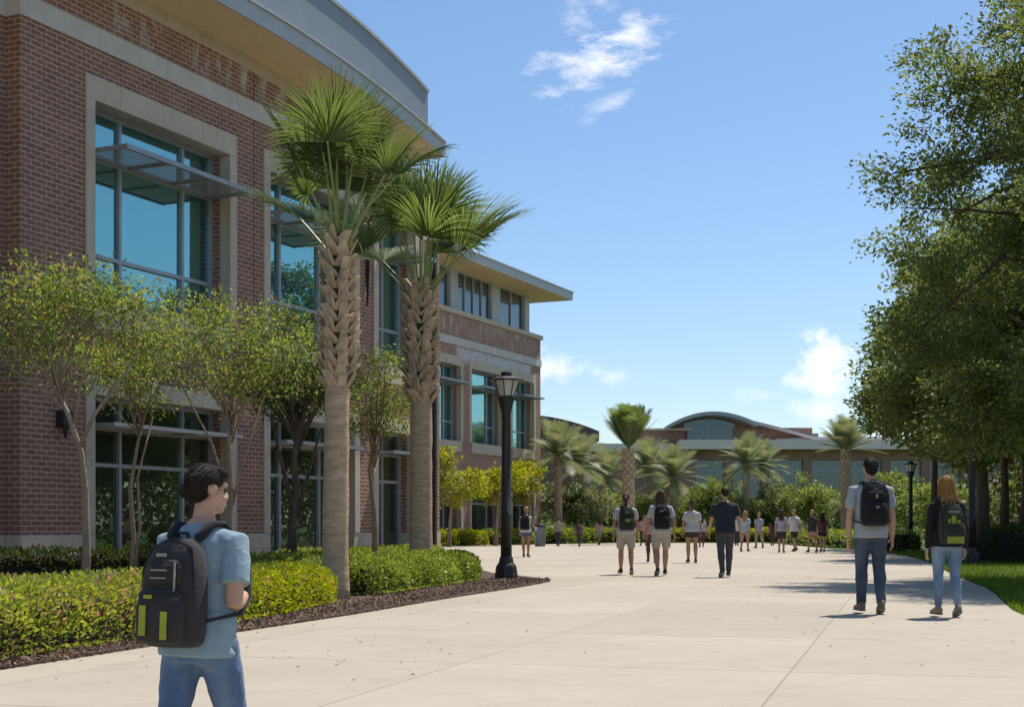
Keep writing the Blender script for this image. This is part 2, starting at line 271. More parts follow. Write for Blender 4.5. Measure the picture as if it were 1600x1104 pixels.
# ------------------------------------------------------------------ helpers
def tag(o, label=None, cat=None, group=None, kind=None):
    if label: o['label'] = label
    if cat: o['category'] = cat
    if group: o['group'] = group
    if kind: o['kind'] = kind
    return o
def empty(name, loc=(0, 0, 0), rz=0, label=None, cat=None, group=None):
    o = bpy.data.objects.new(name, None); COL.objects.link(o); o.location = loc; o.rotation_euler = (0, 0, rz); o.empty_display_size = 0.3
    return tag(o, label, cat, group)
def link(name, me, mat, parent=None, loc=None, rz=0):
    o = bpy.data.objects.new(name, me); COL.objects.link(o)
    if mat is not None and not me.materials: me.materials.append(mat)
    if parent is not None: o.parent = parent
    if loc is not None: o.location = loc
    o.rotation_euler = (0, 0, rz)
    return o
def smooth(me, ang=None):
    me.polygons.foreach_set('use_smooth', np.ones(len(me.polygons), bool))
    return me
class MB:
    """collects shapes and links them as ONE mesh object"""
    def __init__(s): s.v = []; s.f = []
    def add(s, vs, fs):
        n = len(s.v); s.v.extend([tuple(p) for p in vs]); s.f.extend([tuple(i + n for i in f) for f in fs]); return s
    def box(s, x0, x1, y0, y1, z0, z1):
        v = [(x0, y0, z0), (x1, y0, z0), (x1, y1, z0), (x0, y1, z0), (x0, y0, z1), (x1, y0, z1), (x1, y1, z1), (x0, y1, z1)]
        return s.add(v, [(0, 3, 2, 1), (4, 5, 6, 7), (0, 1, 5, 4), (1, 2, 6, 5), (2, 3, 7, 6), (3, 0, 4, 7)])
    def obox(s, c, ax, ay, az):
        c, ax, ay, az = map(Vector, (c, ax, ay, az)); v = []
        for k in (-1, 1):
            for (i, j) in ((-1, -1), (1, -1), (1, 1), (-1, 1)): v.append(c + ax * i + ay * j + az * k)
        return s.add(v, [(0, 3, 2, 1), (4, 5, 6, 7), (0, 1, 5, 4), (1, 2, 6, 5), (2, 3, 7, 6), (3, 0, 4, 7)])
    def loft(s, rings, cap=True, closed=True):
        n = len(rings[0]); v = []; f = []
        for r in rings: v.extend(r)
        for i in range(len(rings) - 1):
            for j in range(n if closed else n - 1):
                a = i * n + j; b = i * n + (j + 1) % n
                f.append((a, b, b + n, a + n))
        if cap and closed:
            f.append(tuple(range(n - 1, -1, -1))); f.append(tuple(range((len(rings) - 1) * n, len(rings) * n)))
        return s.add(v, f)
    def tube(s, pts, rad, n=8, round_=True, flat=None):
        """rounded tapered tube; flat=(axis vector, ratio) squashes it across that axis"""
        P = [Vector(p) for p in pts]; Rr = list(rad) if hasattr(rad, '__len__') else [rad] * len(P)
        T = []
        for i in range(len(P)):
            t = (P[min(i + 1, len(P) - 1)] - P[max(i - 1, 0)]); T.append(t.normalized() if t.length > 1e-9 else Vector((0, 0, 1)))
        if round_:
            P = [P[0] - T[0] * Rr[0] * 0.7, P[0] - T[0] * Rr[0] * 0.45] + P + [P[-1] + T[-1] * Rr[-1] * 0.45, P[-1] + T[-1] * Rr[-1] * 0.7]
            Rr = [Rr[0] * 0.3, Rr[0] * 0.75] + Rr + [Rr[-1] * 0.75, Rr[-1] * 0.3]; T = [T[0]] * 2 + T + [T[-1]] * 2
        u = T[0].orthogonal().normalized()
        rings = []
        for p, r, t in zip(P, Rr, T):
            u = (u - t * u.dot(t)); u = u.normalized() if u.length > 1e-6 else t.orthogonal().normalized()
            w = t.cross(u)
            ring = []
            for k in range(n):
                a = 2 * math.pi * k / n
                d = (u * math.cos(a) + w * math.sin(a)) * r
                if flat is not None:
                    ax = flat[0]; d = d - ax * d.dot(ax) * (1 - flat[1])
                ring.append(p + d)
            rings.append(ring)
        return s.loft(rings)
    def lathe(s, prof, n=16, c=(0, 0, 0), rot=0):
        rings = [[(c[0] + r * math.cos(2 * math.pi * k / n + rot), c[1] + r * math.sin(2 * math.pi * k / n + rot), c[2] + z) for k in range(n)] for r, z in prof]
        return s.loft(rings)
    def ell(s, c, r, nu=14, nv=9, M3=None):
        c = Vector(c); rings = []
        for i in range(nv + 1):
            th = math.pi * (0.04 + 0.92 * i / nv); ring = []
            for k in range(nu):
                ph = -2 * math.pi * k / nu
                p = Vector((r[0] * math.sin(th) * math.cos(ph), r[1] * math.sin(th) * math.sin(ph), r[2] * math.cos(th)))
                ring.append(c + (M3 @ p if M3 else p))
            rings.append(ring)
        return s.loft(rings)
    def mesh(s, name, uv=False):
        me = bpy.data.meshes.new(name); me.from_pydata([tuple(p) for p in s.v], [], s.f); me.update()
        if uv: box_uv(me)
        return me
    def build(s, name, mat, parent=None, loc=None, rz=0, uv=False, sm=False, bevel=0):
        me = s.mesh(name, uv)
        if sm: smooth(me)
        o = link(name, me, mat, parent, loc, rz)
        if bevel:
            b = o.modifiers.new('bevel', 'BEVEL'); b.width = bevel; b.segments = 2; b.limit_method = 'ANGLE'; b.angle_limit = R(40)
        return o
def box_uv(me):
    lay = me.uv_layers.new(name='UVMap')
    for p in me.polygons:
        n = p.normal; ax = max(range(3), key=lambda i: abs(n[i]))
        for li in p.loop_indices:
            c = me.vertices[me.loops[li].vertex_index].co
            lay.data[li].uv = (c.x, c.z) if ax == 1 else ((c.y, c.z) if ax == 0 else (c.x, c.y))
def np_mesh(name, V, Fq):
    """vertices (n,3), quads (m,4)"""
    me = bpy.data.meshes.new(name); nq = len(Fq)
    me.vertices.add(len(V)); me.vertices.foreach_set('co', np.ascontiguousarray(V, np.float32).ravel())
    me.loops.add(nq * 4); me.loops.foreach_set('vertex_index', np.ascontiguousarray(Fq, np.int32).ravel())
    me.polygons.add(nq); me.polygons.foreach_set('loop_start', np.arange(0, nq * 4, 4, dtype=np.int32)); me.polygons.foreach_set('loop_total', np.full(nq, 4, np.int32))
    me.update(calc_edges=True); return me
def unit(a): return a / np.maximum(np.linalg.norm(a, axis=1, keepdims=True), 1e-9)
def leaf_mesh(name, P, size, rng, aspect=0.5, up=0.4, out=None, outw=0.5, jitter=0.35):
    n = len(P); t = rng.normal(size=(n, 3)); 
    if out is not None: t = t * 0.75 + out * outw * 2
    t = unit(t); nr = rng.normal(size=(n, 3)); nr[:, 2] += up * 2.2; nr = nr - t * np.sum(nr * t, 1, keepdims=True); nr = unit(nr)
    s = np.cross(t, nr); L = (size * (1 + jitter * rng.uniform(-1, 1, n)))[:, None]; W = L * aspect
    fold = nr * W * 0.22
    V = np.stack([P, P + t * L * 0.45 + s * W * 0.5 + fold, P + t * L, P + t * L * 0.45 - s * W * 0.5 + fold], 1).reshape(-1, 3)
    return np_mesh(name, V, np.arange(n * 4).reshape(-1, 4))
def gp(px, py, z=0.0):
    """ground point seen at a place of the photograph"""
    Y = F * (CAM_H - z) / (py - 823.0); return ((px - 800) * Y / F, Y)
def remesh(mb, voxel, it=4, wrinkle=0.0, wscale=9.0, stretch=1.0, seed=0, name='m', extra=None, folds=0.0):
    me = mb.mesh(name); o = bpy.data.objects.new('tmp', me); COL.objects.link(o)
    r = o.modifiers.new('r', 'REMESH'); r.mode = 'VOXEL'; r.voxel_size = voxel
    if it:
        s = o.modifiers.new('s', 'SMOOTH'); s.factor = 0.5; s.iterations = it
    dg = bpy.context.evaluated_depsgraph_get(); out = bpy.data.meshes.new_from_object(o.evaluated_get(dg))
    bpy.data.objects.remove(o); bpy.data.meshes.remove(me); out.name = name
    if extra:
        bm = bmesh.new(); bm.from_mesh(out); t = extra.mesh('t'); bm.from_mesh(t); bm.to_mesh(out); bm.free(); bpy.data.meshes.remove(t)
    if wrinkle:
        for v in out.vertices:
            c = v.co; q = Vector((c.x * wscale + seed * 3.1, c.y * wscale, c.z * wscale * stretch))
            d = noise.noise(q) + 0.5 * noise.noise(q * 2.3) + folds * (0.5 - abs(noise.noise(Vector((c.x * 13 + c.z * 7 + seed, c.y * 13, c.z * 15 - abs(c.x) * 9)))) * 2.4)
            v.co = c + v.normal * max(d, -0.35) * wrinkle
        out.update()
    return smooth(out)

# ------------------------------------------------------------------ ground, paths
g = MB()
g.add([(-3000, -60, -0.43), (3000, -60, -0.43), (3000, 6.6, -0.43), (-3000, 6.6, -0.43), (3000, 7.9, -0.03), (-3000, 7.9, -0.03), (3000, 6000, -0.03), (-3000, 6000, -0.03)],
      [(0, 1, 2, 3), (3, 2, 4, 5), (5, 4, 6, 7)])
tag(g.build('ground', M['lawn']), kind='structure')
right_edge = [(5.0, 7.98), (5.35, 11.5), (5.75, 15.4), (6.15, 17.3), (6.7, 19.2), (7.35, 21.4), (7.9, 23.4), (8.5, 26), (9.1, 28.8), (10.4, 34), (11.9, 40), (13.1, 45.5), (14.0, 50), (14.6, 54), (14.7, 57.5), (14.6, 63), (15.5, 74), (16.0, 84), (16.2, 92)]
plaza = [(-16, 7.98)] + right_edge + [(6.8, 90), (2.2, 84.5), (-1.5, 79), (-4.4, 73.5), (-14, 66), (-25, 60), (-25, 45), (-16, 44)]
pz = MB(); pz.add([(x, y, 0) for x, y in plaza], [tuple(range(len(plaza)))])
tag(pz.build('plaza', M['concrete']), kind='structure')
lo = MB(); lo.add([(-40, -55, -0.39), (40, -55, -0.39), (40, 7.23, -0.39), (-40, 7.23, -0.39)], [(0, 1, 2, 3)])
tag(lo.build('lower_plaza', M['concrete']), kind='structure')
st = MB(); st.box(-16, 5.0, 7.23, 7.6, -0.44, -0.195); st.box(-16, 5.0, 7.6, 7.976, -0.44, -0.004)
tag(st.build('steps', M['concrete'], bevel=0.012), kind='structure')
bed_front = [(-4.25, 8.2), (-3.66, 10.06), (-3.05, 12.2), (-2.66, 13.7), (-1.81, 16.6), (-0.95, 20), (0, 23.4), (0.45, 25.2), (0.72, 26.5)]
bed_back = [(0.66, 27.2), (0.25, 28.8), (-0.45, 31), (-1.1, 36), (-1.7, 43), (-2.1, 47.6), (-9, 47.6), (-20, 26), (-15, 8.2)]
def smooth_poly(pts, k=4):
    out = []
    for i in range(len(pts) - 1):
        p0, p1, p2, p3 = (Vector(pts[max(i - 1, 0)]), Vector(pts[i]), Vector(pts[i + 1]), Vector(pts[min(i + 2, len(pts) - 1)]))
        for j in range(k):
            t = j / k
            out.append(tuple(0.5 * ((2 * p1) + (p2 - p0) * t + (2 * p0 - 5 * p1 + 4 * p2 - p3) * t * t + (3 * p1 - p0 - 3 * p2 + p3) * t ** 3)))
    return out + [tuple(pts[-1])]
bf = smooth_poly(bed_front, 6)
bed = bf + bed_back
b_ = MB(); b_.add([(x, y, 0.022) for x, y in bed] + [(x, y, -0.02) for x, y in bed], [tuple(range(len(bed)))] + [(i + len(bed), (i + 1) % len(bed) + len(bed), (i + 1) % len(bed), i) for i in range(len(bed))])
tag(b_.build('planting_bed', M['mulch']), kind='structure')
rng = np.random.default_rng(3)
# loose chips along the front of the bed
n = 16000; t = rng.uniform(0, 1, n) ** 1.15 * (len(bf) - 1.001); i0 = t.astype(int); fr = t - i0; A = np.array(bf)
q = A[i0] * (1 - fr)[:, None] + A[i0 + 1] * fr[:, None]; offs = -np.abs(rng.normal(0, 0.6, n)) + 0.025
P = np.stack([q[:, 0] + offs, q[:, 1] - offs * 0.27, rng.uniform(0.02, 0.05, n)], 1)
tag(link('mulch_chips', leaf_mesh('mulch_chips', P, 0.05, rng, 0.35, 1.2), M['chips']), kind='stuff')
# far beds
fb = [(2.0, 85.2), (-1.6, 79.8), (-4.6, 74.2), (-12, 68), (-12, 80), (-2, 96), (2.6, 94)]
f_ = MB(); f_.add([(x, y, 0.012) for x, y in fb], [tuple(range(len(fb)))]); tag(f_.build('planting_bed', M['mulch']), kind='structure')
# lawn at the right: real blades where the camera is near
re = np.array(smooth_poly(right_edge, 4))
n = 52000; t = rng.uniform(0.12, 0.80, n) * (len(re) - 1.001); i0 = t.astype(int); fr = t - i0
q = re[i0] * (1 - fr)[:, None] + re[i0 + 1] * fr[:, None]; offs = rng.uniform(0, 1, n) ** 1.5 * 5.0 + 0.03
P = np.stack([q[:, 0] + offs, q[:, 1] - offs * 0.2, np.full(n, -0.03)], 1)
outv = np.zeros((n, 3)); outv[:, 2] = 1.0
tag(link('grass', leaf_mesh('grass', P, 0.085, rng, 0.14, 0.0, outv, 1.1), M['grassblade']), kind='stuff')

# ------------------------------------------------------------------ brick building
def grid_window(root, x0, x1, z0, z1, ys, xs, zs, low, stone_over, name='window'):
    """frame with mullions at xs, transoms at zs, glass behind, stone surround in front"""
    fr = MB(); d0, d1 = ys - 0.09, ys + 0.05; w = 0.045
    fr.box(x0, x0 + 0.07, d0, d1, z0, z1); fr.box(x1 - 0.07, x1, d0, d1, z0, z1)
    fr.box(x0 + 0.07, x1 - 0.07, d0, d1, z0, z0 + 0.09); fr.box(x0 + 0.07, x1 - 0.07, d0, d1, z1 - 0.08, z1)
    for x in xs: fr.box(x - w, x + w, d0 + 0.004, d1 - 0.004, z0 + 0.09, z1 - 0.08)
    ex = [x0 + 0.07 - w] + list(xs) + [x1 - 0.07 + w]
    for z in zs:
        for a, b in zip(ex, ex[1:]): fr.box(a + w, b - w, d0 + 0.01, d1 - 0.01, z - w, z + w)
    wo = fr.build(name, M['alu'], root)
    ez = [z0 + 0.09 - w] + list(zs) + [z1 - 0.08 + w]
    g = MB()
    for a, b in zip(ex, ex[1:]):
        for c, d in zip(ez, ez[1:]):
            tl = random.uniform(-0.004, 0.004); tt = random.uniform(-0.004, 0.004)   # each pane sits a hair out of true
            g.add([(a + w, ys - tl, c + w), (b - w, ys + tl, c + w), (b - w, ys + tl + tt, d - w), (a + w, ys - tl + tt, d - w)], [(0, 1, 2, 3)])
    g.build('pane', M['glass_low'] if low else M['glass'], wo)
    return wo
def sunshade(root, x0, x1, z, yb, yf, blades, th=0.11):
    s = MB()
    s.box(x0, x1, yf, yf + 0.07, z - th / 2, z + th / 2); s.box(x0, x1, yb - 0.05, yb, z - th / 2, z + th / 2)
    for x in np.linspace(x0, x1 - 0.06, 4): s.box(x, x + 0.06, yf + 0.07, yb - 0.05, z - th * 0.42, z + th * 0.42)
    for k in range(blades):
        y = yf + 0.07 + (k + 0.7) * (yb - yf - 0.12) / (blades + 0.4)
        c = Vector(((x0 + x1) / 2, y, z)); s.obox(c, ((x1 - x0) / 2 - 0.01, 0, 0), (0, 0.043, 0.0095), (0, -0.001, 0.0055))
    return s.build('sunshade', M['alu_shade'], root)
def facade_block(root, X0, XE, bays, brick, wall_top, base_top=0.85):
    REC = 0.60
    wall = MB(); base = MB(); edges = [X0]
    for b in bays: edges += [b['x0'], b['x1']]
    edges.append(XE)
    for i in range(0, len(edges), 2):
        wall.box(edges[i], edges[i + 1], 0, 0.95, base_top, wall_top(0.5 * (edges[i] + edges[i + 1])))
        base.box(edges[i] - (0.03 if True else 0), edges[i + 1] + 0.03, -0.035, 0.98, -0.05, base_top - 0.40); base.box(edges[i] - 0.024, edges[i + 1] + 0.024, -0.028, 0.97, base_top - 0.395, base_top)
    for b in bays:
        x0, x1 = b['x0'], b['x1']; xm = 0.5 * (x0 + x1)
        wall.box(x0, x1, 0.002, 0.95, 4.42, 5.5); wall.box(x0, x1, 0.002, 0.95, 11.15, wall_top(xm))
        base.box(x0 + 0.03, x1 - 0.03, 0.45, 0.95, -0.05, 0.28)
        s = MB(); tw = 0.29; e = 0.045
        s.box(x0 - tw, x1 + tw, -e, 0.62, 10.6, 11.15)                       # lintel
        s.box(x0 - tw, x0 + 0.003, -e, 0.28, 6.12, 10.6); s.box(x1 - 0.003, x1 + tw, -e, 0.28, 6.12, 10.6)
        s.box(x0 - 0.02, x1 + 0.02, -e - 0.03, 0.62, 5.5, 6.12)              # deep sill panel
        s.box(x0 - tw, x1 + tw, -e, 0.62, 4.0, 4.42)
        s.box(x0 - tw, x0 + 0.003, -e, 0.28, base_top + 0.002, 4.0); s.box(x1 - 0.003, x1 + tw, -e, 0.28, base_top + 0.002, 4.0)
        s.build('stone_surround', M['stone'], root, bevel=0.008)
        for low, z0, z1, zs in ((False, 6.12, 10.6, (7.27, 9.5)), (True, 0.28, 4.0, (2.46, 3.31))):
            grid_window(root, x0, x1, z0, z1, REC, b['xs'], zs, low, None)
        a, c = x0 + 0.1, x1 - 0.1
        sunshade(root, a, c, 9.52, REC - 0.09, -0.85, 13); sunshade(root, a, c, 3.33, REC - 0.09, -0.5, 11, 0.09)
    wall.build('brick_wall', M[brick], root, uv=True); base.build('stone_base', M['stone'], root, bevel=0.01)
U = Vector((0.4138, 0.9104, 0)); RZ = math.atan2(U.y, U.x); Nn = Vector((0.9104, -0.4138, 0))
def facade_point(x0, s): return (x0 + U.x * s, U.y * s, 0)
S0 = 32.5
bld = empty('brick_building', facade_point(-23.78, S0), RZ, 'red-brown brick building with teal windows, tan soffit and curved grey roof along the left', 'building')
bays = [dict(x0=2.26, x1=7.35, xs=(3.77, 6.13)), dict(x0=9.17, x1=13.58, xs=(10.45, 12.5)), dict(x0=15.0, x1=17.37, xs=(16.2,))]
drop = lambda x: 0.8 * (max(0, x - 6) / 9.8) ** 2
facade_block(bld, 0.0, 19.13, bays, 'brick', lambda x: 12.22 if x < 16 else 11.76)
w2 = MB(); w2.box(-14, 0, 0.42, 1.2, 0.85, 13.1); w2.box(-14, 16.3, 0.96, 17, 0, 12.4); w2.loft([[(x, 0.001, 12.22), (x, 0.949, 12.22), (x, 0.949, 13.1 - drop(x)), (x, 0.001, 13.1 - drop(x))] for x in np.linspace(0.001, 16.19, 24)]); w2.box(16.3, 19.1, 0.96, 15, 0, 12.0)
w2.build('brick_wall', M['brick'], bld, uv=True)
b2 = MB(); b2.box(-14, -0.04, 0.385, 1.1, -0.05, 0.85); b2.box(-0.85, -0.34, 0.36, 0.6, 0.853, 10.6); b2.build('stone_base', M['stone'], bld, bevel=0.01)
bd = MB(); bd.box(-0.05, 16.2, -0.05, 0.06, 11.78, 12.25); bd.box(16.2, 19.18, -0.05, 15.1, 11.78, 12.4); bd.box(-14, -0.05, 0.37, 0.9, 11.78, 12.25); bd.box(-0.05, 0.0, 0.06, 0.6, 11.78, 12.25)
bd.build('stone_band', M['stone_grey'], bld)
tp = MB(); tp.loft([[(x, -0.03, 13.08 - drop(x)), (x, 0.5, 13.08 - drop(x)), (x, 0.5, 13.46 - drop(x)), (x, -0.03, 13.46 - drop(x))] for x in np.linspace(-0.02, 16.2, 20)]); tp.box(-14, -0.02, 0.39, 0.9, 13.1, 13.46); tp.build('stone_cornice', M['stone'], bld)
# eave: soffit below, pale fascia, curved roof above
xs = np.linspace(-14, 16.25, 34)
sf = MB(); sf.loft([[(x, -1.62, 13.42 - drop(x)), (x, 0.9, 13.44 - drop(x)), (x, 0.9, 13.5 - drop(x)), (x, -1.62, 13.5 - drop(x))] for x in xs]); sf.build('soffit', M['soffit'], bld)
fa = MB(); fa.loft([[(x, -1.68, 13.36 - drop(x)), (x, -1.62, 13.36 - drop(x)), (x, -1.62, 13.70 - drop(x)), (x, 0.5, 13.9 - drop(x)), (x, -1.68, 13.82 - drop(x))] for x in xs])
fa.box(16.25, 16.31, -1.68, 0.6, 12.49, 12.95); fa.build('fascia', M['fascia'], bld)
dr = MB(); dr.loft([[(x, -1.74, 13.78 - drop(x)), (x, -1.68, 13.78 - drop(x)), (x, -1.66, 13.85 - drop(x)), (x, -1.74, 13.84 - drop(x))] for x in xs]); dr.build('gutter', M['fascia'], bld)
arc = lambda x: 15.62 - 0.97 * ((x - 8.5) / 7.8) ** 2
xs2 = np.linspace(-1.0, 16.4, 40)
vr = MB(); vr.loft([[(x, -1.0, 13.5 - drop(x)), (x, -1.0, arc(x)), (x, 15, arc(x)), (x, 15, 13.5 - drop(x))] for x in xs2]); vr.build('roof', M['roof'], bld)
ve = MB(); ve.loft([[(x, -1.06, arc(x) - 0.02), (x, -0.9, arc(x) + 0.004), (x, -0.9, arc(x) + 0.07), (x, -1.06, arc(x) + 0.07)] for x in xs2]); ve.build('roof_edge', M['fascia'], bld)
# movement joint and wall light
mj = MB()
for x in (9.05 - 0.6, 18.3): mj.box(x - 0.012, x + 0.012, -0.004, 0.02, 4.4, 11.78)
mj.box(8.44, 8.46, -0.006, 0.02, 12.25, 13.1); mj.build('movement_joint', M['dark'], bld)
wl = MB(); wl.box(1.05, 1.35, -0.22, 0, 3.2, 3.55); wl.tube([(1.2, -0.14, 3.2), (1.2, -0.14, 2.98)], [0.08, 0.03], 8); wl.build('wall_light', M['iron'], bld, bevel=0.02)
sl = MB(); sl.tube([(14.3, -0.05, 7.7), (14.3, -0.06, 8.7), (14.3, -0.06, 9.8)], [0.02, 0.055, 0.045], 8); sl.build('wall_fixture', M['dark'], bld)
dn = MB(); dn.box(18.55, 18.72, -0.13, 0.0, 0.0, 11.7); dn.build('downpipe', M['iron'], bld, bevel=0.03)

# ------------------------------------------------------------------ the wing set back behind it
SW = 82.0
wing = empty('brick_building', facade_point(-41.2, SW), RZ, 'three-storey brick wing with flat overhanging tan eave and clerestory windows beyond the palms', 'building')
wb = [dict(x0=0.6, x1=4.2, xs=(1.6, 3.2)), dict(x0=5.9, x1=10.16, xs=(6.9, 8.95)), dict(x0=11.6, x1=15.98, xs=(12.65, 14.85)), dict(x0=17.6, x1=21.03, xs=(18.6, 20.0))]
facade_block(wing, -1.0, 22.2, wb, 'brick_wing', lambda x: 13.6)
w3 = MB(); w3.box(-1, 22.19, 0.96, 14, 0, 13.55); w3.build('brick_wall', M['brick_wing'], wing, uv=True)
bd = MB(); bd.box(-1.0, 22.26, -0.06, 0.9, 11.78, 12.25); bd.box(22.2, 22.26, 0.9, 14, 11.78, 12.25); bd.build('stone_band', M['stone_grey'], wing)
sc = MB(); sc.box(-1.1, 22.35, -0.14, 14, 13.6, 13.88); sc.build('stone_cornice', M['stone'], wing)
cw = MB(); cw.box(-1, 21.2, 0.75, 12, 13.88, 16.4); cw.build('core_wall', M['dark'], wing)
segs = [(-1, 5.2, 3), (6.0, 9.6, 2), (10.6, 15.35, 4), (16.6, 20.5, 2)]
cc = MB(); px_ = -1.0
for (a, b, k) in segs:
    if a > px_: q_ = MB(); q_.box(px_, a, 0.38, 0.74, 13.88, 16.4); q_.build('clerestory_post', M['fascia'], wing)
    px_ = b
cc.box(20.5, 21.22, 0.38, 0.74, 13.88, 16.4); cc.box(20.9, 21.23, 0.74, 12, 13.88, 16.4); cc.build('corner_post', M['fascia'], wing)
for (a, b, k) in segs: grid_window(wing, a, b, 13.88, 16.4, 0.6, list(np.linspace(a, b, k + 1)[1:-1]), [], False, None, 'clerestory_window')
for o in wing.children:
    if o.name.startswith('clerestory_window'):
        for c in o.children: c.data.materials[0] = M['glass_far']
so = MB(); so.box(-1.5, 23.5, -1.75, 12, 16.4, 16.5); so.build('soffit', M['soffit'], wing)
fa = MB(); fa.box(-1.5, 23.56, -1.81, -1.75, 16.36, 16.86); fa.box(23.5, 23.56, -1.75, 12, 16.36, 16.86); fa.box(-1.5, 23.5, -1.75, 12, 16.5, 16.8)
fa.box(-1.5, 23.62, -1.87, 12, 16.86, 16.93); fa.build('fascia', M['fascia'], wing)

# ------------------------------------------------------------------ far building with the arched roof
FB = empty('college_building', (20, 150, 0), 0, 'distant brick college building with an arched grey roof across the plaza', 'building')
fx = lambda px: (px - 800) / 14.667 - 20
fz = lambda py: 1.02 + (823 - py) / 14.667
wl = MB(); wl.box(fx(905), fx(1055), 1.5, 30, 0, fz(704)); wl.box(fx(1000), fx(1078), 1.95, 20, fz(704), fz(670)); wl.box(fx(1055), fx(1085), -1.0, 25, 0, fz(703)); 
wl.box(fx(1085), 60, 0, 30, fz(718), fz(703)); wl.box(fx(1150), fx(1275), 1.85, 18, fz(690), fz(666)); wl.box(fx(1040), fx(1076), 2.6, 18, fz(690), fz(668))
for k in range(10): x = fx(1085) + 4.2 * k + 3.2; wl.box(x, x + 0.9, 0.0, 1.2, 0, fz(718))
wl.build('brick_wall', M['brick_far'], FB, uv=True)
gl = MB(); gl.box(fx(1085), 60, 0.5, 29, 0, fz(718) - 0.002); gl.build('window', M['glass_far'], FB)
gl = MB()
for x in np.arange(fx(1085) + 1.0, 55, 1.05): gl.box(x, x + 0.07, 0.42, 0.5, 0, fz(718))
for z in (2.6, 4.2, 7.0): gl.box(fx(1085), 58, 0.41, 0.5, z, z + 0.12)
gl.build('mullion', M['alu'], FB)
ba = MB(); ba.box(fx(925), fx(1052), 0.6, 30, fz(704) + 0.002, fz(692)); ba.box(fx(998), fx(1082), 1.7, 20, fz(670) + 0.001, fz(667))
ba.box(fx(1060), 62, -1.6, 30, fz(702.5), fz(688)); ba.build('roof_band', M['stone_far'], FB)
# the arch: fascia ring, roof behind, glazed gable
ax = np.linspace(fx(1040), fx(1183), 26); apk = fx(1114)
az = lambda x: fz(643) - (fz(643) - fz(666)) * (abs(x - apk) / (apk - fx(1040))) ** 2.0 if x < apk else fz(643) - (fz(643) - fz(661)) * (abs(x - apk) / (fx(1183) - apk)) ** 1.9
ar = MB(); ar.loft([[(x, -0.6, az(x) - 0.38), (x, -0.6, az(x)), (x, 16, az(x)), (x, 16, az(x) - 0.38)] for x in ax]); ar.build('arched_roof', M['fascia'], FB)
gm = MB(); gx = np.linspace(fx(1043), fx(1181), 24); gm.loft([[(x, 2.2, fz(690)), (x, 2.2, az(x) - 0.36), (x, 2.5, az(x) - 0.36), (x, 2.5, fz(690))] for x in gx]); gm.build('gable_wall', M['brick_far'], FB, uv=True)
gg = MB(); gx = np.linspace(fx(1072), fx(1153), 16); gg.loft([[(x, 2.05, fz(688)), (x, 2.05, az(x) - 0.6), (x, 2.15, az(x) - 0.6), (x, 2.15, fz(688))] for x in gx]); gg.build('gable_window', M['glass_far'], FB)
gm = MB(); gm.box(fx(1107), fx(1109), 1.9, 2.2, fz(688), fz(650)); gm.box(fx(1074), fx(1152), 1.95, 2.2, fz(674), fz(673))
for p in (1074, 1084, 1094, 1122, 1136, 1151): gm.box(fx(p), fx(p) + 0.09, 1.95, 2.2, fz(688), fz(672))
gm.build('gable_mullion', M['alu'], FB)
# lower roof sweeping down to the right, and a flat roof behind
rx = np.linspace(fx(1160), fx(1275), 20); rz_ = lambda x: fz(653) - (fz(653) - fz(682)) * ((x - fx(1160)) / (fx(1275) - fx(1160))) ** 1.15
rr = MB(); rr.loft([[(x, 0.4, rz_(x) - 0.34), (x, 0.4, rz_(x)), (x, 14, rz_(x) + 0.5), (x, 14, rz_(x) + 0.1)] for x in rx]); rr.build('sloping_roof', M['fascia'], FB)
fl = MB(); fl.box(fx(1220), fx(1330), 16, 30, fz(690), fz(661)); fl.build('penthouse', M['roof'], FB)
fl = MB(); fl.loft([[(x, 1, fz(690)), (x, 1, fz(684) + 0.25 * math.sin((x - fx(1215)) * 0.2)), (x, 24, fz(676)), (x, 24, fz(690))] for x in np.linspace(fx(1215), 50, 12)]); fl.build('standing_seam_roof', M['fascia'], FB)
# dark roofed building behind the left palms
DB = empty('hall_building', (6, 172, 0), 0, 'distant brick hall with a dark curved roof showing behind the left corner palms', 'building')
k = 2200 / 172
wl = MB(); wl.box(-6, 4.2, 0, 20, 0, 11.5); wl.build('brick_wall', M['brick_far'], DB, uv=True)
rr = MB(); rr.loft([[(x, -0.8, 11.5), (x, -0.8, 14.7 - 0.022 * (x + 5) ** 2), (x, 20, 14.7 - 0.022 * (x + 5) ** 2), (x, 20, 11.5)] for x in np.linspace(-8, 4.6, 14)]); rr.build('dark_roof', basic('dark_slate', (0.05, 0.05, 0.055), 0.8, 0.3, 2), DB)
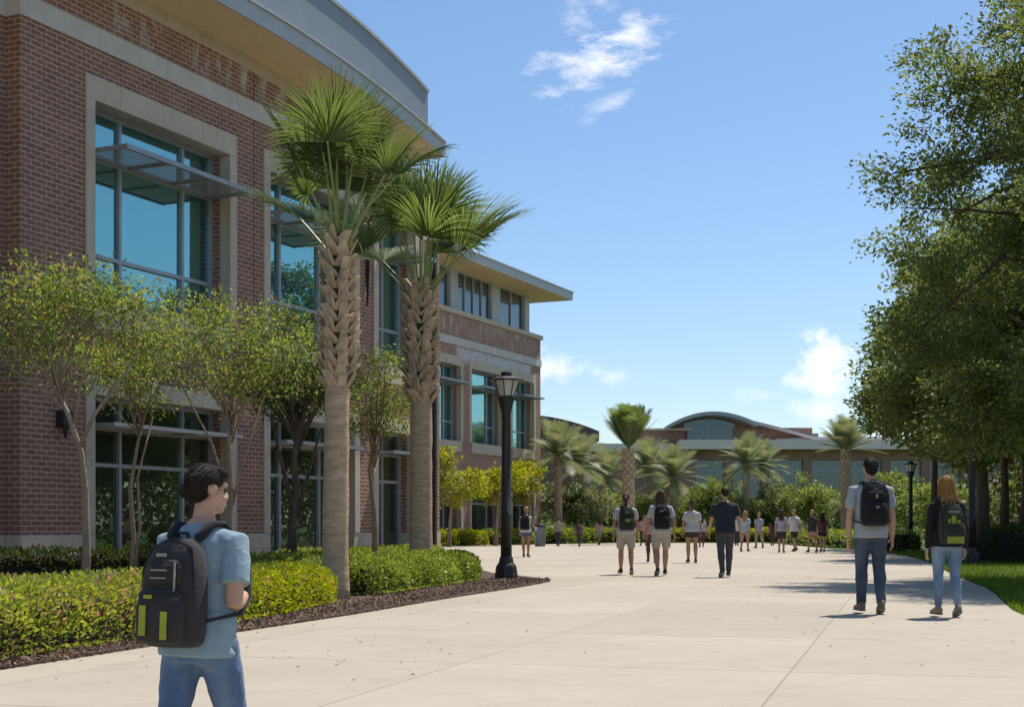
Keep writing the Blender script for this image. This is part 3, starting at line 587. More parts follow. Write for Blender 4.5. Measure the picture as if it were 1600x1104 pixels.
# ------------------------------------------------------------------ street lamps
def lamp(x, y, label, h=4.08, rz=0.2):
    r = empty('street_lamp', (x, y, 0.0), rz, label, 'street lamp', 'bronze lamp posts along the walk')
    k = h / 4.08
    b = MB(); b.lathe([(0.235, 0), (0.235, 0.09), (0.225, 0.11), (0.205, 0.25), (0.185, 0.29), (0.15, 0.33), (0.135, 0.42), (0.115, 0.46)], 8, rot=R(22.5)); b.build('base', M['iron'], r, bevel=0.008)
    p = MB(); p.lathe([(0.112, 0.46), (0.105, 1.2 * k), (0.112, 1.21 * k), (0.112, 1.26 * k), (0.10, 1.27 * k), (0.085, 3.1 * k), (0.095, 3.12 * k), (0.095, 3.16 * k), (0.085, 3.2 * k), (0.15, 3.46 * k), (0.165, 3.5 * k), (0.165, 3.55 * k), (0.10, 3.58 * k)], 12); smooth(p.build('pole', M['iron'], r).data)
    g = MB(); g.lathe([(0.155, 3.56 * k), (0.25, 3.86 * k)], 8, rot=R(22.5)); g.build('lantern', M['lamp_glass'], r)
    rb = MB()
    for i in range(8):
        a = R(22.5 + 45 * i); c, s = math.cos(a), math.sin(a); rb.tube([(0.158 * c, 0.158 * s, 3.55 * k), (0.254 * c, 0.254 * s, 3.87 * k)], 0.010, 5)
    rb.build('lantern_rib', M['iron'], r)
    c = MB(); c.lathe([(0.26, 3.855 * k), (0.345, 3.86 * k), (0.35, 3.885 * k), (0.22, 3.925 * k), (0.11, 3.945 * k), (0.11, 4.00 * k), (0.10, 4.03 * k), (0.03, 4.04 * k)], 8, rot=R(22.5)); c.build('cap', M['iron'], r, bevel=0.006)
    return r
lx, ly = gp(791, 905); lamp(lx, ly, 'bronze lamp post on the mulch tip at the end of the left hedge')
lx, ly = gp(1519, 880); lamp(lx, ly, 'bronze lamp post on the lawn beside the thick oak trunk')
lx, ly = gp(1423, 858); lamp(lx, ly, 'bronze lamp post on the lawn between the man and woman walking at right')

# ------------------------------------------------------------------ hedges
def hedge(path, w, h, n, size, mat, label, seed, group='clipped hedges', bump=0.12, zb=0.02):
    rng = np.random.default_rng(seed); A = np.array(path, float); seg = np.linalg.norm(np.diff(A, axis=0), axis=1); cum = np.r_[0, np.cumsum(seg)]; Lt = cum[-1]
    lo, hi = -w * 0.42, Lt + w * 0.42
    d = rng.uniform(lo, hi, n); a = rng.uniform(-0.15, math.pi + 0.15, n)
    def at(dd):
        i = np.clip(np.searchsorted(cum, dd, 'right') - 1, 0, len(seg) - 1); tt = (A[i + 1] - A[i]) / seg[i][:, None]
        return A[i] + tt * (dd - cum[i])[:, None], tt
    c, tt = at(d); nn = np.stack([-tt[:, 1], tt[:, 0]], 1)
    endf = np.clip(np.minimum(d - lo, hi - d) / (w * 0.5), 0, 1); shrink = np.sqrt(np.clip(1 - (1 - endf) ** 2.4, 0.02, 1))
    e = 0.55; ca, sa = np.cos(a), np.sin(a)
    X = np.sign(ca) * np.abs(ca) ** e * w * 0.5; Z = np.maximum(0.04, np.sign(sa) * np.abs(sa) ** e * h)
    bm_ = np.array([noise.noise(Vector((p[0] * 1.7 + x * 1.2, p[1] * 1.7, z * 2.4 + seed))) + 0.6 * noise.noise(Vector((p[0] * 4.3 + x * 3, p[1] * 4.3, z * 5 + seed))) for p, x, z in zip(c, X, Z)])
    r = np.where(rng.uniform(0, 1, n) < 0.72, rng.uniform(0.88, 1.03, n), rng.uniform(0.5, 0.9, n)) * (1 + bump * bm_)
    P = np.zeros((n, 3)); P[:, :2] = c + nn * (X * r * shrink)[:, None]; P[:, 2] = zb + Z * r * (0.35 + 0.65 * shrink)
    out = np.zeros((n, 3)); out[:, :2] = nn * (X / (w * 0.5))[:, None]; out[:, 2] = 0.35 + Z / h * 0.8; out = unit(out)
    me = leaf_mesh('hedge', P - out * size * 0.5, size, rng, 0.52, 0.55, out, 0.75)
    mid = A.mean(0); o = link('hedge', me, M[mat]); tag(o, label, 'hedge', group)
    core = MB(); rings = []
    for q in np.linspace(lo + w * 0.18, hi - w * 0.18, max(6, int(Lt * 2.5))):
        pc, pt = at(np.array([q])); pn = np.array([-pt[0, 1], pt[0, 0]]); kx = 0.5 * w * 0.72
        rings.append([(*(pc[0] + pn * x), zb + z) for x, z in ((-kx, 0), (-kx, h * 0.62), (-kx * 0.6, h * 0.78), (kx * 0.6, h * 0.78), (kx, h * 0.62), (kx, 0))])
    core.loft(rings); core.build('dark_core', M['dark_core'], o)  # solid dark core added inside the leaves as the hedge's shaded depth
    return o
hedge([(-5.65, 7.6), (-4.78, 9.8), (-4.38, 11.3), (-3.85, 13.1), (-3.55, 14.1)], 1.6, 0.56, 34000, 0.050, 'hedge_red', 'low hedge with bronze and yellow-green leaves in the near left corner', 1, bump=0.09)
hedge([(-3.5, 15.0), (-3.2, 16.6), (-3.05, 18.0), (-3.0, 18.8)], 1.35, 0.52, 25000, 0.048, 'hedge_gold', 'yellow-green hedge with orange patches beside the nearer palm trunk', 2, bump=0.10)
hedge([(-2.55, 21.1), (-2.05, 23.2), (-1.65, 25.0), (-1.3, 26.6)], 1.45, 0.56, 36000, 0.050, 'hedge', 'bright green hedge between the two palms and the lamp post', 3, bump=0.09)
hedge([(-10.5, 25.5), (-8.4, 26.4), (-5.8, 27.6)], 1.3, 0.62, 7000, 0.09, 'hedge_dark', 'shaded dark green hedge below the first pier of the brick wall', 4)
hedge([(-5.6, 24.4), (-4.7, 26.8), (-3.9, 29.0), (-3.2, 31.4)], 1.3, 0.50, 9000, 0.08, 'hedge', 'green hedge behind the nearer palm below the second window', 5)
hedge([(-4.9, 32.5), (-3.7, 35.0), (-3.0, 37.4), (-2.5, 40.0)], 1.3, 0.5, 7000, 0.09, 'hedge', 'green hedge behind the farther palm at the end of the brick wall', 6)
hedge([(-4.6, 75.8), (-2.2, 79.4)], 1.9, 0.85, 5000, 0.14, 'hedge_gold', 'yellow-green hedge at the foot of the far wing', 7)
hedge([(-1.4, 80.6), (0.6, 83.2)], 1.8, 0.85, 4500, 0.14, 'hedge', 'short green hedge at the corner of the far wing', 8)
hedge([(2.6, 87.5), (5.2, 91.5), (7.6, 92.6)], 1.8, 0.95, 6000, 0.15, 'hedge', 'far hedge across the plaza below the leftmost garden trees', 9)
hedge([(9.5, 94.0), (13.5, 95.0), (17.5, 93.0)], 1.8, 0.95, 6000, 0.15, 'hedge_gold', 'far hedge behind the walking crowd', 10)
hedge([(17.2, 84.0), (17.6, 70.0), (17.4, 63.0)], 2.0, 0.85, 7000, 0.14, 'hedge', 'hedge at the far right edge of the plaza behind the dark-clothed pair', 11)
hedge([(15.7, 50.2), (18.0, 50.8), (22.0, 51.0)], 2.0, 1.0, 8000, 0.12, 'hedge', 'green hedge behind the lamp post between the two walkers at right', 12)
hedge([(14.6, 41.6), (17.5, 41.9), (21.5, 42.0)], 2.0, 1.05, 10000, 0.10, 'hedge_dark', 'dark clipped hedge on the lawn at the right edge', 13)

# ------------------------------------------------------------------ trees
def branchy(mb, base, top, targets, rng, r0, depth_r=0.45, n=6):
    for tg in targets:
        tg = Vector(tg); st = base.lerp(top, rng.uniform(0.55, 1.0)); mid = st.lerp(tg, 0.5) + Vector(rng.normal(0, 0.12, 3)) * (tg - st).length * 0.5; mid.z += 0.1 * (tg - st).length
        rr = r0 * depth_r * rng.uniform(0.6, 1.0); mb.tube([st, st.lerp(mid, 0.5) + Vector(rng.normal(0, 0.03, 3)), mid, mid.lerp(tg, 0.6) + Vector(rng.normal(0, 0.05, 3)), tg], [rr, rr * 0.8, rr * 0.55, rr * 0.35, rr * 0.15], 5, False)
        for _ in range(2):
            q = mid.lerp(tg, rng.uniform(0, 0.6)); e = q + Vector(rng.normal(0, 0.22, 3)) * (tg - st).length; mb.tube([q, q.lerp(e, 0.5) + Vector((0, 0, 0.05)), e], [rr * 0.4, rr * 0.25, rr * 0.08], 4, False)
def crown_points(blobs, n, clusters, spread, rng, shell=0.6):
    vol = np.array([b[3] * b[4] * b[5] for b in blobs]) ** 0.75; pk = rng.choice(len(blobs), clusters, p=vol / vol.sum()); B = np.array(blobs)[pk]
    d = unit(rng.normal(size=(clusters, 3))); rr = np.where(rng.uniform(0, 1, clusters) < shell, rng.uniform(0.78, 1.04, clusters), rng.uniform(0.2, 0.85, clusters))
    C = B[:, :3] + d * B[:, 3:6] * rr[:, None]
    sz = rng.uniform(0.55, 1.35, clusters); idx = rng.choice(clusters, n, p=sz ** 2 / (sz ** 2).sum())
    off = np.clip(rng.normal(size=(n, 3)), -1.55, 1.55) * (spread * sz[idx])[:, None] * np.array([1, 1, 0.62]); D_ = d[idx] * np.array([1, 1, 0.5]) + np.array([0, 0, 0.12]); P = C[idx] + off * 0.72 + D_ * (np.clip(rng.normal(0.12, 0.55, n), -1.1, 1.0) * spread * sz[idx])[:, None]
    out = unit(0.6 * unit(off) + 0.7 * d[idx] + np.array([0, 0, -0.1]))
    return C, P, out
def tree(name, label, cat, group, x, y, trunk_pts, r0, blobs, n, clusters, spread, size, leaf, bark, seed, nb=14, aspect=0.5, loc_z=0.0, shell=0.6, extra_trunks=()):
    rng = np.random.default_rng(seed); r = empty(name, (x, y, loc_z), 0, label, cat, group)
    C, P, out = crown_points(blobs, n, clusters, spread, rng, shell)
    t = MB(); pts = [Vector(p) for p in trunk_pts]; rad = [r0 * (1.0 - 0.55 * i / (len(pts) - 1)) for i in range(len(pts))]; rad[0] = r0 * 1.25
    t.tube(pts, rad, 9, False)
    for (ep, er) in extra_trunks: t.tube([Vector(p) for p in ep], [er * (1 - 0.6 * i / (len(ep) - 1)) for i in range(len(ep))], 7, False)
    tg = C[rng.choice(len(C), min(nb, len(C)), replace=False)]
    branchy(t, pts[max(0, len(pts) - 3)], pts[-1], tg, rng, rad[-1] * 1.25, 0.8)
    o = t.build('trunk', M[bark], r); smooth(o.data)
    link('crown', leaf_mesh('crown', P, size, rng, aspect, 0.45, out, 0.55), M[leaf], r)
    return r
G_OAK = 'oaks along the right side of the walk'
tree('oak_tree', 'tall oak with the thick trunk rising just behind the right-hand lamp post', 'tree', G_OAK, 15.0, 45.0, [(0, 0, -0.1), (0.05, 0, 2), (-0.1, 0, 4.5), (0, 0, 7), (0.3, 0, 9.5)], 0.235,
     [(0.5, -0.5, 5.0, 3.4, 3.8, 2.0), (0.4, -0.5, 7.6, 3.5, 3.8, 2.2), (0.9, 0, 9.6, 3.3, 3.6, 1.6), (-1.7, -0.5, 4.9, 1.7, 1.9, 1.2), (2.5, 0, 4.6, 2.5, 2.5, 1.2)], 76000, 340, 0.40, 0.155, 'oak', 'bark', 21, 40)
tree('oak_tree', 'large near oak at the right picture edge, only its overhanging crown in view', 'tree', G_OAK, 12.7, 26.8, [(0, 0, -0.1), (0, 0, 2), (0.1, 0, 4), (0.2, 0, 7), (0.2, 0, 9)], 0.30,
     [(-0.4, 0, 4.7, 4.9, 5.0, 1.7), (-0.5, 0, 7.2, 5.0, 5.0, 2.0), (0.6, 0, 9.8, 4.3, 4.6, 2.0), (0.8, 0, 11.2, 3.6, 3.8, 1.3), (-4.3, -0.4, 7.7, 1.4, 1.8, 0.9), (-3.9, -0.3, 6.6, 1.5, 1.8, 1.0), (-2.3, -4.8, 6.5, 2.9, 2.0, 1.5), (-4.5, -0.5, 5.2, 1.4, 1.7, 0.8), (-4.1, -0.4, 3.9, 1.2, 1.6, 0.7), (-2.6, 0, 10.1, 2.3, 2.5, 1.3), (-0.6, 0, 11.6, 2.4, 2.6, 1.0), (-3.2, -0.3, 8.4, 1.9, 2.0, 1.1), (-0.8, -3.4, 6.3, 3.8, 2.8, 1.8), (-2.2, -1.5, 8.6, 2.6, 3.0, 1.6), (1.5, -4.5, 9.0, 3.0, 2.6, 2.0), (2.2, -0.5, 3.8, 3.0, 3.5, 0.9), (-3.7, 0.5, 3.2, 1.5, 1.6, 0.6), (-3.7, 0.5, 3.2, 1.5, 1.6, 0.6), (-3.3, -0.5, 3.5, 1.7, 1.6, 0.6), (-1.5, 0, 3.3, 1.6, 1.8, 0.6)], 190000, 540, 0.35, 0.098, 'oak', 'bark', 22, 44)
tree('oak_tree', 'oak with a thin trunk behind the dark clipped hedge at right', 'tree', G_OAK, 20.4, 58.5, [(0, 0, -0.1), (0.1, 0, 2.5), (0, 0, 5), (0.1, 0, 9)], 0.19,
     [(0, 0, 6.2, 4.6, 4.6, 2.2), (0, 0, 9.5, 4.4, 4.4, 2.8), (0.4, 0, 12.5, 3.2, 3.2, 2.0)], 30000, 300, 0.5, 0.26, 'oak', 'bark', 23, 20)
tree('oak_tree', 'oak with a dark trunk at the right picture edge behind the clipped hedge', 'tree', G_OAK, 18.9, 52.0, [(0, 0, -0.1), (0.1, 0, 2.5), (0, 0, 5), (0.1, 0, 9)], 0.20,
     [(0.4, 0, 6.0, 4.0, 4.0, 2.0), (0.6, 0, 9.5, 4.2, 4.2, 2.8)], 26000, 260, 0.5, 0.24, 'oak', 'bark', 24, 20)
tree('oak_tree', 'farther oak with a low crown right of the man with the black backpack', 'tree', G_OAK, 19.2, 64.0, [(0, 0, -0.1), (0, 0, 3), (0.1, 0, 6), (0, 0, 9)], 0.17,
     [(-0.2, 0, 6.2, 3.0, 3.4, 1.6), (0, 0, 8.6, 3.0, 3.4, 2.2)], 26000, 260, 0.5, 0.25, 'oak', 'bark', 25, 18)
# small flowering trees in front of the brick wall
G_SM = 'small trees planted along the brick wall'
tx, ty = -5.76, 19.0
tree('small_tree', 'slender tree with a pale bent trunk in front of the first brick pier', 'tree', G_SM, tx, ty, [(0, 0, 0), (0.02, 0, 0.7), (0.0, 0, 1.5), (-0.05, 0, 2.0), (-0.22, 0, 2.5), (-0.42, 0.05, 2.9)], 0.060,
     [(-0.75, 0, 3.85, 0.75, 0.9, 0.55), (0.1, 0.1, 3.85, 0.9, 0.8, 0.55), (-0.2, 0, 4.2, 0.8, 0.8, 0.35), (0.85, 0, 3.65, 0.55, 0.6, 0.45), (-1.0, 0, 3.3, 0.5, 0.5, 0.35)], 7000, 130, 0.22, 0.070, 'myrtle', 'bark_pale', 31, 15, 0.45, 0.02, 0.5,
     [([(-0.08, 0, 2.05), (0.1, 0.05, 2.5), (0.45, 0.1, 3.0), (0.8, 0.1, 3.5)], 0.035), ([(-0.15, 0, 2.3), (-0.1, 0.1, 2.9), (0.1, 0.1, 3.6)], 0.03), ([(-0.3, 0, 2.6), (-0.7, -0.1, 2.95), (-1.1, 0, 3.2)], 0.028)])
tx, ty = -4.75, 23.6
tree('small_tree', 'yellow-green tree directly below the first tall window, behind the foreground student', 'tree', G_SM, tx, ty, [(0, 0, 0), (0.02, 0, 0.8), (0.05, 0, 1.6), (0.0, 0, 2.4), (0.05, 0, 3.0)], 0.055,
     [(-0.7, 0, 4.3, 0.85, 0.9, 0.6), (0.2, 0, 4.2, 0.9, 0.9, 0.7), (0.95, 0.1, 3.9, 0.7, 0.8, 0.6), (-1.1, 0, 3.8, 0.6, 0.7, 0.5), (0.2, 0, 3.4, 0.9, 0.8, 0.5)], 6400, 130, 0.23, 0.072, 'myrtle', 'bark_pale', 32, 14, 0.45, 0.02, 0.5,
     [([(0.02, 0, 1.2), (0.2, 0.05, 2.0), (0.6, 0, 3.2)], 0.03), ([(0, 0, 1.5), (-0.3, 0.1, 2.4), (-0.8, 0, 3.4)], 0.03)])
tx, ty = -6.9, 25.5
tree('small_tree', 'golden-stemmed tree at the left side of the first window', 'tree', G_SM, tx, ty, [(0, 0, 0), (0.05, 0, 0.8), (-0.02, 0, 1.7), (0.1, 0, 2.4), (0.25, 0, 3.1)], 0.05,
     [(0.2, 0, 3.7, 0.9, 0.8, 0.5), (-0.6, 0, 4.0, 0.9, 0.8, 0.6), (0.8, 0, 4.2, 0.8, 0.7, 0.5)], 4800, 110, 0.21, 0.076, 'myrtle', 'bark_pale', 33, 16, 0.45, 0.02, 0.5,
     [([(0.05, 0, 0.1), (0.16, 0, 1.0), (0.12, 0, 1.9), (0.4, 0, 3.0)], 0.035)])
tx, ty = -4.45, 28.4
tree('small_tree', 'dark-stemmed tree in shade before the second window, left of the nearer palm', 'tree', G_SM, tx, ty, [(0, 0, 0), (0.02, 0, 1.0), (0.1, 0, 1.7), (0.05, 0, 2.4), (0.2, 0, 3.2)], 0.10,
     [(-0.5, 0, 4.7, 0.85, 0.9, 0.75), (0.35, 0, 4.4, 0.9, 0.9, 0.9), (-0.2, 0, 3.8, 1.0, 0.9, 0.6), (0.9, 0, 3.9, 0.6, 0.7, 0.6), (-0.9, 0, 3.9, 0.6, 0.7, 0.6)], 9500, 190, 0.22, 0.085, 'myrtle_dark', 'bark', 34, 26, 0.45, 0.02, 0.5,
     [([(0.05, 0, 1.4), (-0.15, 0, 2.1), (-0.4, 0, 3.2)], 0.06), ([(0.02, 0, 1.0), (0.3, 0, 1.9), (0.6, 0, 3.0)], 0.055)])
tx, ty = -2.9, 29.6
tree('small_tree', 'thin leggy tree whose light twigs show between the two palm trunks', 'tree', G_SM, tx, ty, [(0, 0, 0), (0.02, 0, 1.2), (-0.1, 0, 2.2), (0, 0, 3.0)], 0.06,
     [(0, 0, 3.7, 0.85, 0.8, 0.85), (0.45, 0, 3.4, 0.6, 0.6, 0.5), (0.2, 0, 4.5, 0.5, 0.5, 0.4)], 3600, 110, 0.19, 0.08, 'myrtle', 'bark_pale', 35, 24, 0.45, 0.02, 0.5)
tree('small_tree', 'lime-leaved tree in front of the far wing beside the brick corner', 'tree', G_SM, -3.3, 74.0, [(0, 0, 0), (0.02, 0, 1.0), (0.1, 0, 2.0), (0, 0, 3.0)], 0.11,
     [(-0.5, 0, 4.3, 0.9, 1.2, 0.9), (0.9, 0, 3.3, 1.2, 1.2, 0.6), (-0.3, 0, 2.7, 1.0, 1.0, 0.6)], 3600, 70, 0.30, 0.17, 'lime', 'bark_pale', 36, 18)
tree('small_tree', 'lime-leaved tree in front of the far wing behind the lamp post', 'tree', G_SM, -0.9, 78.0, [(0, 0, 0), (0.02, 0, 1.0), (0.1, 0, 2.0), (0, 0, 3.0)], 0.11,
     [(-0.7, 0, 3.5, 1.2, 1.2, 0.7), (0.9, 0, 3.6, 1.1, 1.2, 0.8), (0.0, 0, 2.9, 0.8, 0.9, 0.5)], 3400, 70, 0.30, 0.17, 'lime', 'bark_pale', 37, 18)
tree('small_tree', 'young yellow-leaved tree at the right corner of the far wing', 'tree', G_SM, 0.95, 82.5, [(0, 0, 0), (0.02, 0, 1.0), (0.1, 0, 2.0), (0, 0, 3.0)], 0.09,
     [(0, 0, 3.9, 0.7, 0.8, 0.9), (-0.4, 0, 3.2, 0.6, 0.6, 0.6)], 2200, 80, 0.24, 0.17, 'lime', 'bark_pale', 38, 12)
# garden trees across the plaza
G_BG = 'garden trees across the plaza'
gard = [  # px, distance, crown centre height, rx, rz, leaf, label
    (873, 96, 3.6, 2.3, 1.9, 'olive', 'olive-toned round tree at the left end of the far garden, beside the wing corner'),
    (918, 97, 3.3, 2.2, 1.9, 'olive', 'olive-toned round tree in the far garden left of the tall palm'),
    (952, 102, 3.0, 1.7, 1.7, 'bg_leaf2', 'bright green bush tree directly left of the tall palm trunk'),
    (1005, 101, 2.9, 1.5, 1.6, 'bg_leaf2', 'bright green bush tree directly right of the tall palm trunk'),
    (1062, 106, 3.0, 1.9, 1.8, 'bg_leaf', 'green bush tree behind the person in the lettered shirt'),
    (1108, 103, 3.7, 1.9, 2.3, 'bg_leaf2', 'tall bright bush tree left of the twin palms'),
    (1150, 101, 2.8, 2.0, 1.9, 'bg_leaf', 'green bush tree behind the man in navy'),
    (1190, 105, 2.7, 1.6, 1.7, 'bg_leaf', 'green bush tree below the twin palms'),
    (1226, 102, 3.4, 2.0, 2.1, 'bg_leaf', 'green bush tree right of the twin palms'),
    (1262, 99, 3.8, 1.9, 2.3, 'bg_leaf2', 'upright bright bush tree left of the fan palm'),
    (1294, 103, 3.0, 1.8, 2.0, 'bg_leaf', 'green bush tree just left of the fan palm trunk'),
    (1345, 92, 3.0, 2.0, 2.1, 'bg_leaf', 'green bush tree behind the man with the black backpack'),
    (1395, 86, 3.4, 2.3, 2.3, 'bg_leaf2', 'bright bush tree right of the fan palm'),
    (1450, 90, 3.3, 2.4, 2.2, 'bg_leaf', 'green bush tree above the woman with auburn hair'),
    (1490, 80, 3.0, 2.0, 2.0, 'bg_leaf2', 'bright bush tree left of the thick oak trunk'),
    (1552, 84, 3.3, 2.5, 2.2, 'bg_leaf', 'green bush tree right of the thick oak trunk'),
    (1606, 80, 3.2, 2.5, 2.3, 'olive', 'pale bush tree at the right picture edge far behind the hedge')]
for i, (px, Y, hz, rx_, rz2, lf, lb) in enumerate(gard):
    X = (px - 800) * Y / F; rr = random.Random(i); hz -= 0.65; rz2 *= 0.88; a, b, c = (rr.uniform(-0.4, 0.4) for _ in range(3))
    tree('garden_tree', lb, 'tree', G_BG, X, Y, [(0, 0, -0.05), (0.05, 0, 0.8), (a * 0.3, 0, 1.6), (0, 0, hz - 0.4)], 0.12,
         [(a, 0, hz, rx_ * 0.8, rx_, rz2 * 0.75), (rx_ * 0.5, 0, hz - 0.4 + b, rx_ * 0.55, rx_ * 0.7, rz2 * 0.6), (-rx_ * 0.5, 0, hz - 0.5 + c, rx_ * 0.55, rx_ * 0.7, rz2 * 0.6)],
         4800, 110, 0.30, 0.21, lf, 'bark', 60 + i, 14)

# ------------------------------------------------------------------ palms
def fan_leaf(mb, hub, a, up, L, nseg, rng, droop=0.25, spread=98):
    """one fan blade: pleated leaflets joined near the hub, free and drooping at the tips"""
    a = a.normalized(); s = a.cross(up).normalized(); n = s.cross(a).normalized()
    for k in range(nseg):
        ph = R(-spread + 2 * spread * (k + 0.5) / nseg) + rng.normal(0, 0.02); c, sn = math.cos(ph), math.sin(ph)
        if rng.uniform() < 0.07: continue                    # torn away
        ln = L * (0.66 + 0.34 * max(0, math.cos(ph * 0.62))) * rng.uniform(0.9, 1.06)
        d = (a * c + s * sn + n * (0.28 * abs(sn) - 0.06)).normalized(); side = (s * c - a * sn).normalized(); nn = side.cross(d).normalized()
        if nn.dot(n) < 0: nn = -nn
        wmax = ln * 0.0155; vs = []; fs = []; ts = (0.02, 0.22, 0.45, 0.68, 0.86, 1.0); ws = (0.25, 0.9, 1.0, 0.72, 0.4, 0.04)
        dr = droop * rng.uniform(0.5, 1.4)
        for t, w in zip(ts, ws):
            p = hub + d * (ln * t); p = p + Vector((0, 0, -1)) * (dr * ln * max(0, t - 0.35) ** 2 * 1.5)
            vs += [p - side * wmax * w, p + nn * wmax * 0.55 * w, p + side * wmax * w]
        for i in range(len(ts) - 1):
            q = 3 * i; fs += [(q, q + 1, q + 4, q + 3), (q + 1, q + 2, q + 5, q + 4)]
        mb.add(vs, fs)
def sabal_palm(x, y, label, z_boot, z_top, r_low, r_boot, leaves, seed, scale=1.0, lean=0.0):
    rng = np.random.default_rng(seed); r = empty('palm_tree', (x, y, 0.0), 0, label, 'palm tree', 'fan palms by the brick building')
    t = MB(); zs = np.linspace(-0.05, z_boot + 0.3, 16); rings = []
    for i, z in enumerate(zs):
        rr = r_low * (1.16 - 0.16 * min(1, z / 0.7)) * (1 - 0.06 * z / z_boot) * (1 + rng.normal(0, 0.012)); n = 20
        rings.append([(lean * z + rr * (1 + rng.normal(0, 0.012)) * math.cos(2 * math.pi * k / n), rr * (1 + rng.normal(0, 0.012)) * math.sin(2 * math.pi * k / n), z) for k in range(n)])
    t.loft(rings); o = t.build('trunk', M['palm_trunk'], r); smooth(o.data)
    cr = MB(); cr.lathe([(r_low * 0.9, z_boot - 0.1), (r_boot * 0.72, z_boot + 0.25), (r_boot * 0.80, (z_boot + z_top) / 2), (r_boot * 0.6, z_top - 0.1), (r_boot * 0.28, z_top + 0.45)], 14, (lean * z_boot, 0, 0)); cr.build('fibre_core', M['palm_core'], r)
    # crisscross leaf bases
    bt = MB(); rows = int((z_top - z_boot) / 0.150); per = 7
    for i in range(rows + 2):
        z = z_boot + (z_top - z_boot) * i / rows; f = i / rows; rb = (r_boot * 0.74) * (0.86 + 0.3 * min(1, f * 6) - 0.22 * max(0, f - 0.6) / 0.4)
        for k in range(per):
            a = 2 * math.pi * (k + 0.5 * (i % 2)) / per + rng.normal(0, 0.09); ca, sa = math.cos(a), math.sin(a); ro = Vector((ca, sa, 0)); tg = Vector((-sa, ca, 0)) ; upv = Vector((0, 0, 1))
            tilt = rng.uniform(0.34, 0.62); d = (upv * math.cos(tilt) + ro * math.sin(tilt) + tg * ((0.34 if i % 2 else -0.34) + rng.normal(0, 0.12))).normalized(); nrm = tg.cross(d).normalized()
            if nrm.dot(ro) < 0: nrm = -nrm
            ln = rng.uniform(0.26, 0.40) * r_boot / 0.30; w0 = 0.118 * r_boot / 0.30; w1 = w0 * rng.uniform(0.5, 0.78); th = 0.020 * r_boot / 0.3
            b0 = Vector((lean * z, 0, z)) + ro * rb * 0.86; rings = []
            for (tt, w, h) in ((0, w0 * 1.15, th * 1.2), (0.35, w0, th * 1.5), (0.75, w1 * 1.15, th * 1.3), (1.0, w1, th)):
                c = b0 + d * ln * tt + ro * 0.02 * tt * tt; rings.append([c - tg * w - nrm * h * 0.3, c - tg * w * 0.6 + nrm * h, c + tg * w * 0.6 + nrm * h, c + tg * w - nrm * h * 0.3, c - nrm * h])
            bt.loft(rings)
    bt.build('leaf_bases', M['palm_boot'], r)
    top = Vector((lean * z_top, 0, z_top + 0.15))
    for (az, el, pl, bl, dr) in leaves:
        az, el = R(az), R(el); d0 = Vector((math.cos(az) * math.cos(el), math.sin(az) * math.cos(el), math.sin(el))); st = top + Vector((math.cos(az), math.sin(az), 0)) * r_boot * 0.38 + Vector((0, 0, rng.uniform(-0.25, 0.2)))
        pl *= scale; bl *= scale; pts = []; p = st.copy(); d = d0.copy()
        for i in range(6):
            pts.append(p.copy()); d = (d + Vector((math.cos(az), math.sin(az), -0.35)) * 0.022 * (1.6 - el)).normalized(); p = p + d * pl / 5
        m = MB(); m.tube(pts, [0.034, 0.026, 0.021, 0.018, 0.016, 0.014], 6, False); fr = m.build('frond', M['petiole'], r)
        bl_mb = MB(); upv = Vector((0, 0, 1)) if abs(d.z) < 0.93 else Vector((-math.cos(az), -math.sin(az), 0.4))
        ax = (d + Vector((rng.normal(0, 0.12), rng.normal(0, 0.12), -0.02))).normalized()
        tw = rng.normal(0, 0.5); upv = Matrix.Rotation(tw, 3, ax) @ upv
        fan_leaf(bl_mb, pts[-1], ax, upv, bl, 56, rng, dr); bo = bl_mb.build('blade', M['frond'], fr)
rl = random.Random(5)
def crown_leaves(n, seed, elo, ehi, pl, bl):
    q = random.Random(seed); out = []
    for i in range(n):
        az = i * 137.5 + q.uniform(-15, 15); f = (i + 0.5) / n; el = elo + (ehi - elo) * f ** 0.8
        out.append((az, el + q.uniform(-6, 6), pl * q.uniform(0.85, 1.15), bl * q.uniform(0.85, 1.12), 0.06 + 0.30 * (1 - f)))
    return out
px1, py1 = gp(523, 937)
sabal_palm(px1, py1, 'nearer fan palm with a smooth grey lower trunk between the two front hedges', 2.95, 4.80, 0.185, 0.225, crown_leaves(16, 3, 46, 88, 1.15, 1.08), 41, 1.0, 0.012)
sabal_palm(-1.85, 28.5, 'farther fan palm standing behind the bright green hedge', 3.5, 5.60, 0.235, 0.30, crown_leaves(17, 8, 34, 88, 1.55, 1.45), 42, 1.0, 0.004)

